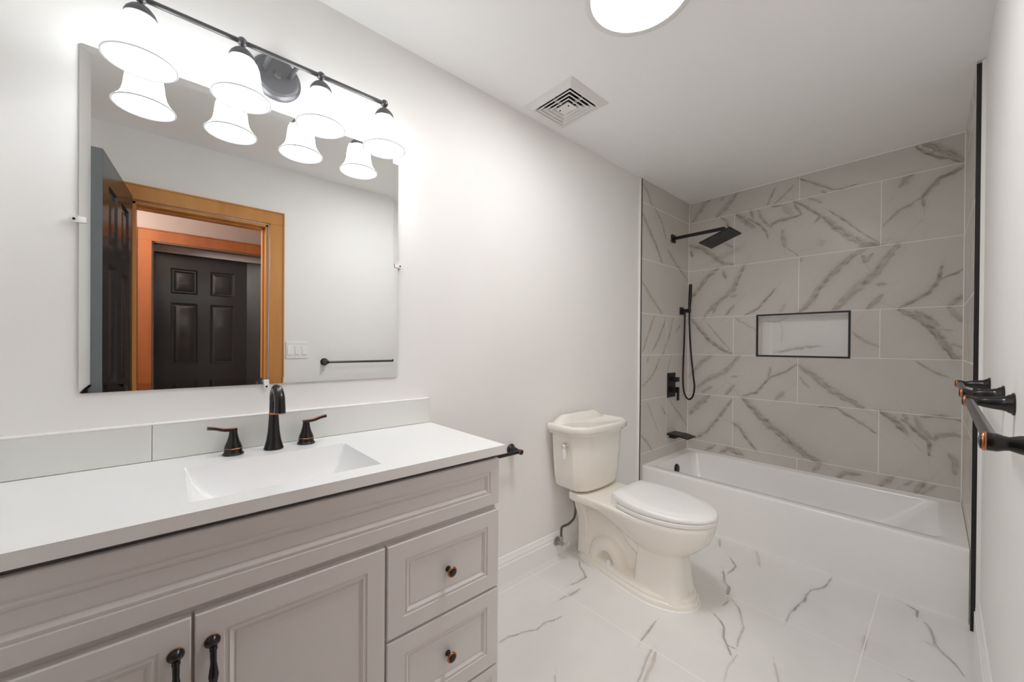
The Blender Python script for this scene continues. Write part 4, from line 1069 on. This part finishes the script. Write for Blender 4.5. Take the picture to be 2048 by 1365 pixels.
# ------------------------------------------------------------------ shower fittings (all matte black)
SX = 2.992
sh = thing('overhead_shower', 'square matte black overhead shower on a straight wall arm, high on the tiled wall', 'shower head', (SX, 0, 2.03))
m = MB(); m.box(SX - .030, SX + .030, -.012, -.0002, 2.000, 2.060)
m.build('wall_flange', BLACK, sh, smooth=0, bevel=.002)
m = MB(); m.box(SX - .011, SX + .011, -.385, -.012, 2.019, 2.041)
m.build('arm', BLACK, sh, smooth=0, bevel=.002)
m = MB(); m.lathe([(.011, 0), (.011, .03)], (SX, -.368, 1.990), seg=16); m.lathe([(.0, -.014), (.012, -.008), (.014, 0), (.012, .008), (.0, .014)], (SX, -.366, 1.988), seg=16)
m.build('swivel', BLACK, sh, smooth=50)
hp = MB(); hp.box(-.110, .110, -.110, .110, -.005, .005)
nub = MB()
Mh = Matrix.Translation((SX, -.352, 1.966)) @ Matrix.Rotation(R(-19), 4, 'X')
hp.v = [tuple(Mh @ Vector(v)) for v in hp.v]
hd = hp.build('head_plate', BLACK, sh, smooth=0, bevel=.0015)
RUB = mat('grey_rubber_nozzles', (.10, .10, .095), .6)
for i in range(12):
    for j in range(12):
        nub.lathe([(.0042, 0), (.0034, .003), (.0, .0034)], (-.0935 + i * .017, -.0935 + j * .017, -.005), (0, 0, -1), 6, False, False)
nub.v = [tuple(Mh @ Vector(v)) for v in nub.v]
no_ = nub.build('nozzles', RUB, hd, smooth=60, label='grid of small rubber nozzles')

hs_ = thing('hand_shower', 'slim matte black hand shower in a wall holder with a long hanging hose', 'hand shower', (3.15, 0, 1.47))
m = MB(); m.box(3.120, 3.180, -.010, -.0002, 1.440, 1.500); m.box(3.138, 3.162, -.055, -.010, 1.456, 1.484)
m.lathe([(.012, 0), (.013, .03), (.0115, .034)], (3.150, -.066, 1.452), seg=18)
m.build('holder', BLACK, hs_, smooth=40, bevel=.0015)
m = MB(); m.tube([(3.150, -.066, 1.452), (3.150, -.067, 1.50), (3.150, -.070, 1.56), (3.150, -.074, 1.68)], [.0085, .010, .0125, .0130], 18, 4)
m.build('wand', BLACK, hs_, smooth=50)
m = MB()
m.tube([(3.150, -.066, 1.455), (3.150, -.068, 1.35), (3.150, -.080, 1.15), (3.150, -.102, .95), (3.150, -.112, .86), (3.150, -.100, .785), (3.150, -.070, .755), (3.150, -.038, .785), (3.150, -.022, .86), (3.150, -.020, 1.0), (3.150, -.026, 1.2), (3.150, -.030, 1.38), (3.150, -.030, 1.457)], .0068, 14, 6)
m.build('hose', BLACK, hs_, smooth=60)

sv = thing('shower_valve', 'rectangular matte black shower valve plate with a knob and a lever', 'shower valve', (SX - .01, 0, .88))
vx = 2.982
m = MB(); m.box(vx - .062, vx + .062, -.009, -.0002, .782, .972)
m.build('plate', BLACK, sv, smooth=0, bevel=.0015)
m = MB(); m.box(vx - .022, vx + .022, -.060, -.009, .905, .940)
m.build('diverter_knob', BLACK, sv, smooth=0, bevel=.002)
m = MB(); m.box(vx - .024, vx + .024, -.052, -.009, .820, .862); m.box(vx - .010, vx + .010, -.066, -.052, .760, .864)
m.build('lever', BLACK, sv, smooth=0, bevel=.002)

ts = thing('tub_spout', 'flat matte black waterfall tub spout on the tiled wall above the tub', 'tub spout', (SX - .01, 0, .49))
sxc = 2.990
m = MB()
m.loft([[(sxc - .070, -.0005, .503), (sxc + .070, -.0005, .503), (sxc + .070, -.0005, .490), (sxc - .070, -.0005, .490)],
        [(sxc - .070, -.10, .500), (sxc + .070, -.10, .500), (sxc + .070, -.10, .488), (sxc - .070, -.10, .488)],
        [(sxc - .070, -.165, .488), (sxc + .070, -.165, .488), (sxc + .070, -.165, .480), (sxc - .070, -.165, .480)]])
m.build('spout_plate', BLACK, ts, smooth=0, bevel=.0015)
m = MB(); m.box(sxc - .030, sxc + .030, -.050, -.0005, .462, .489)
m.build('mounting_block', BLACK, ts, smooth=0, bevel=.0015)
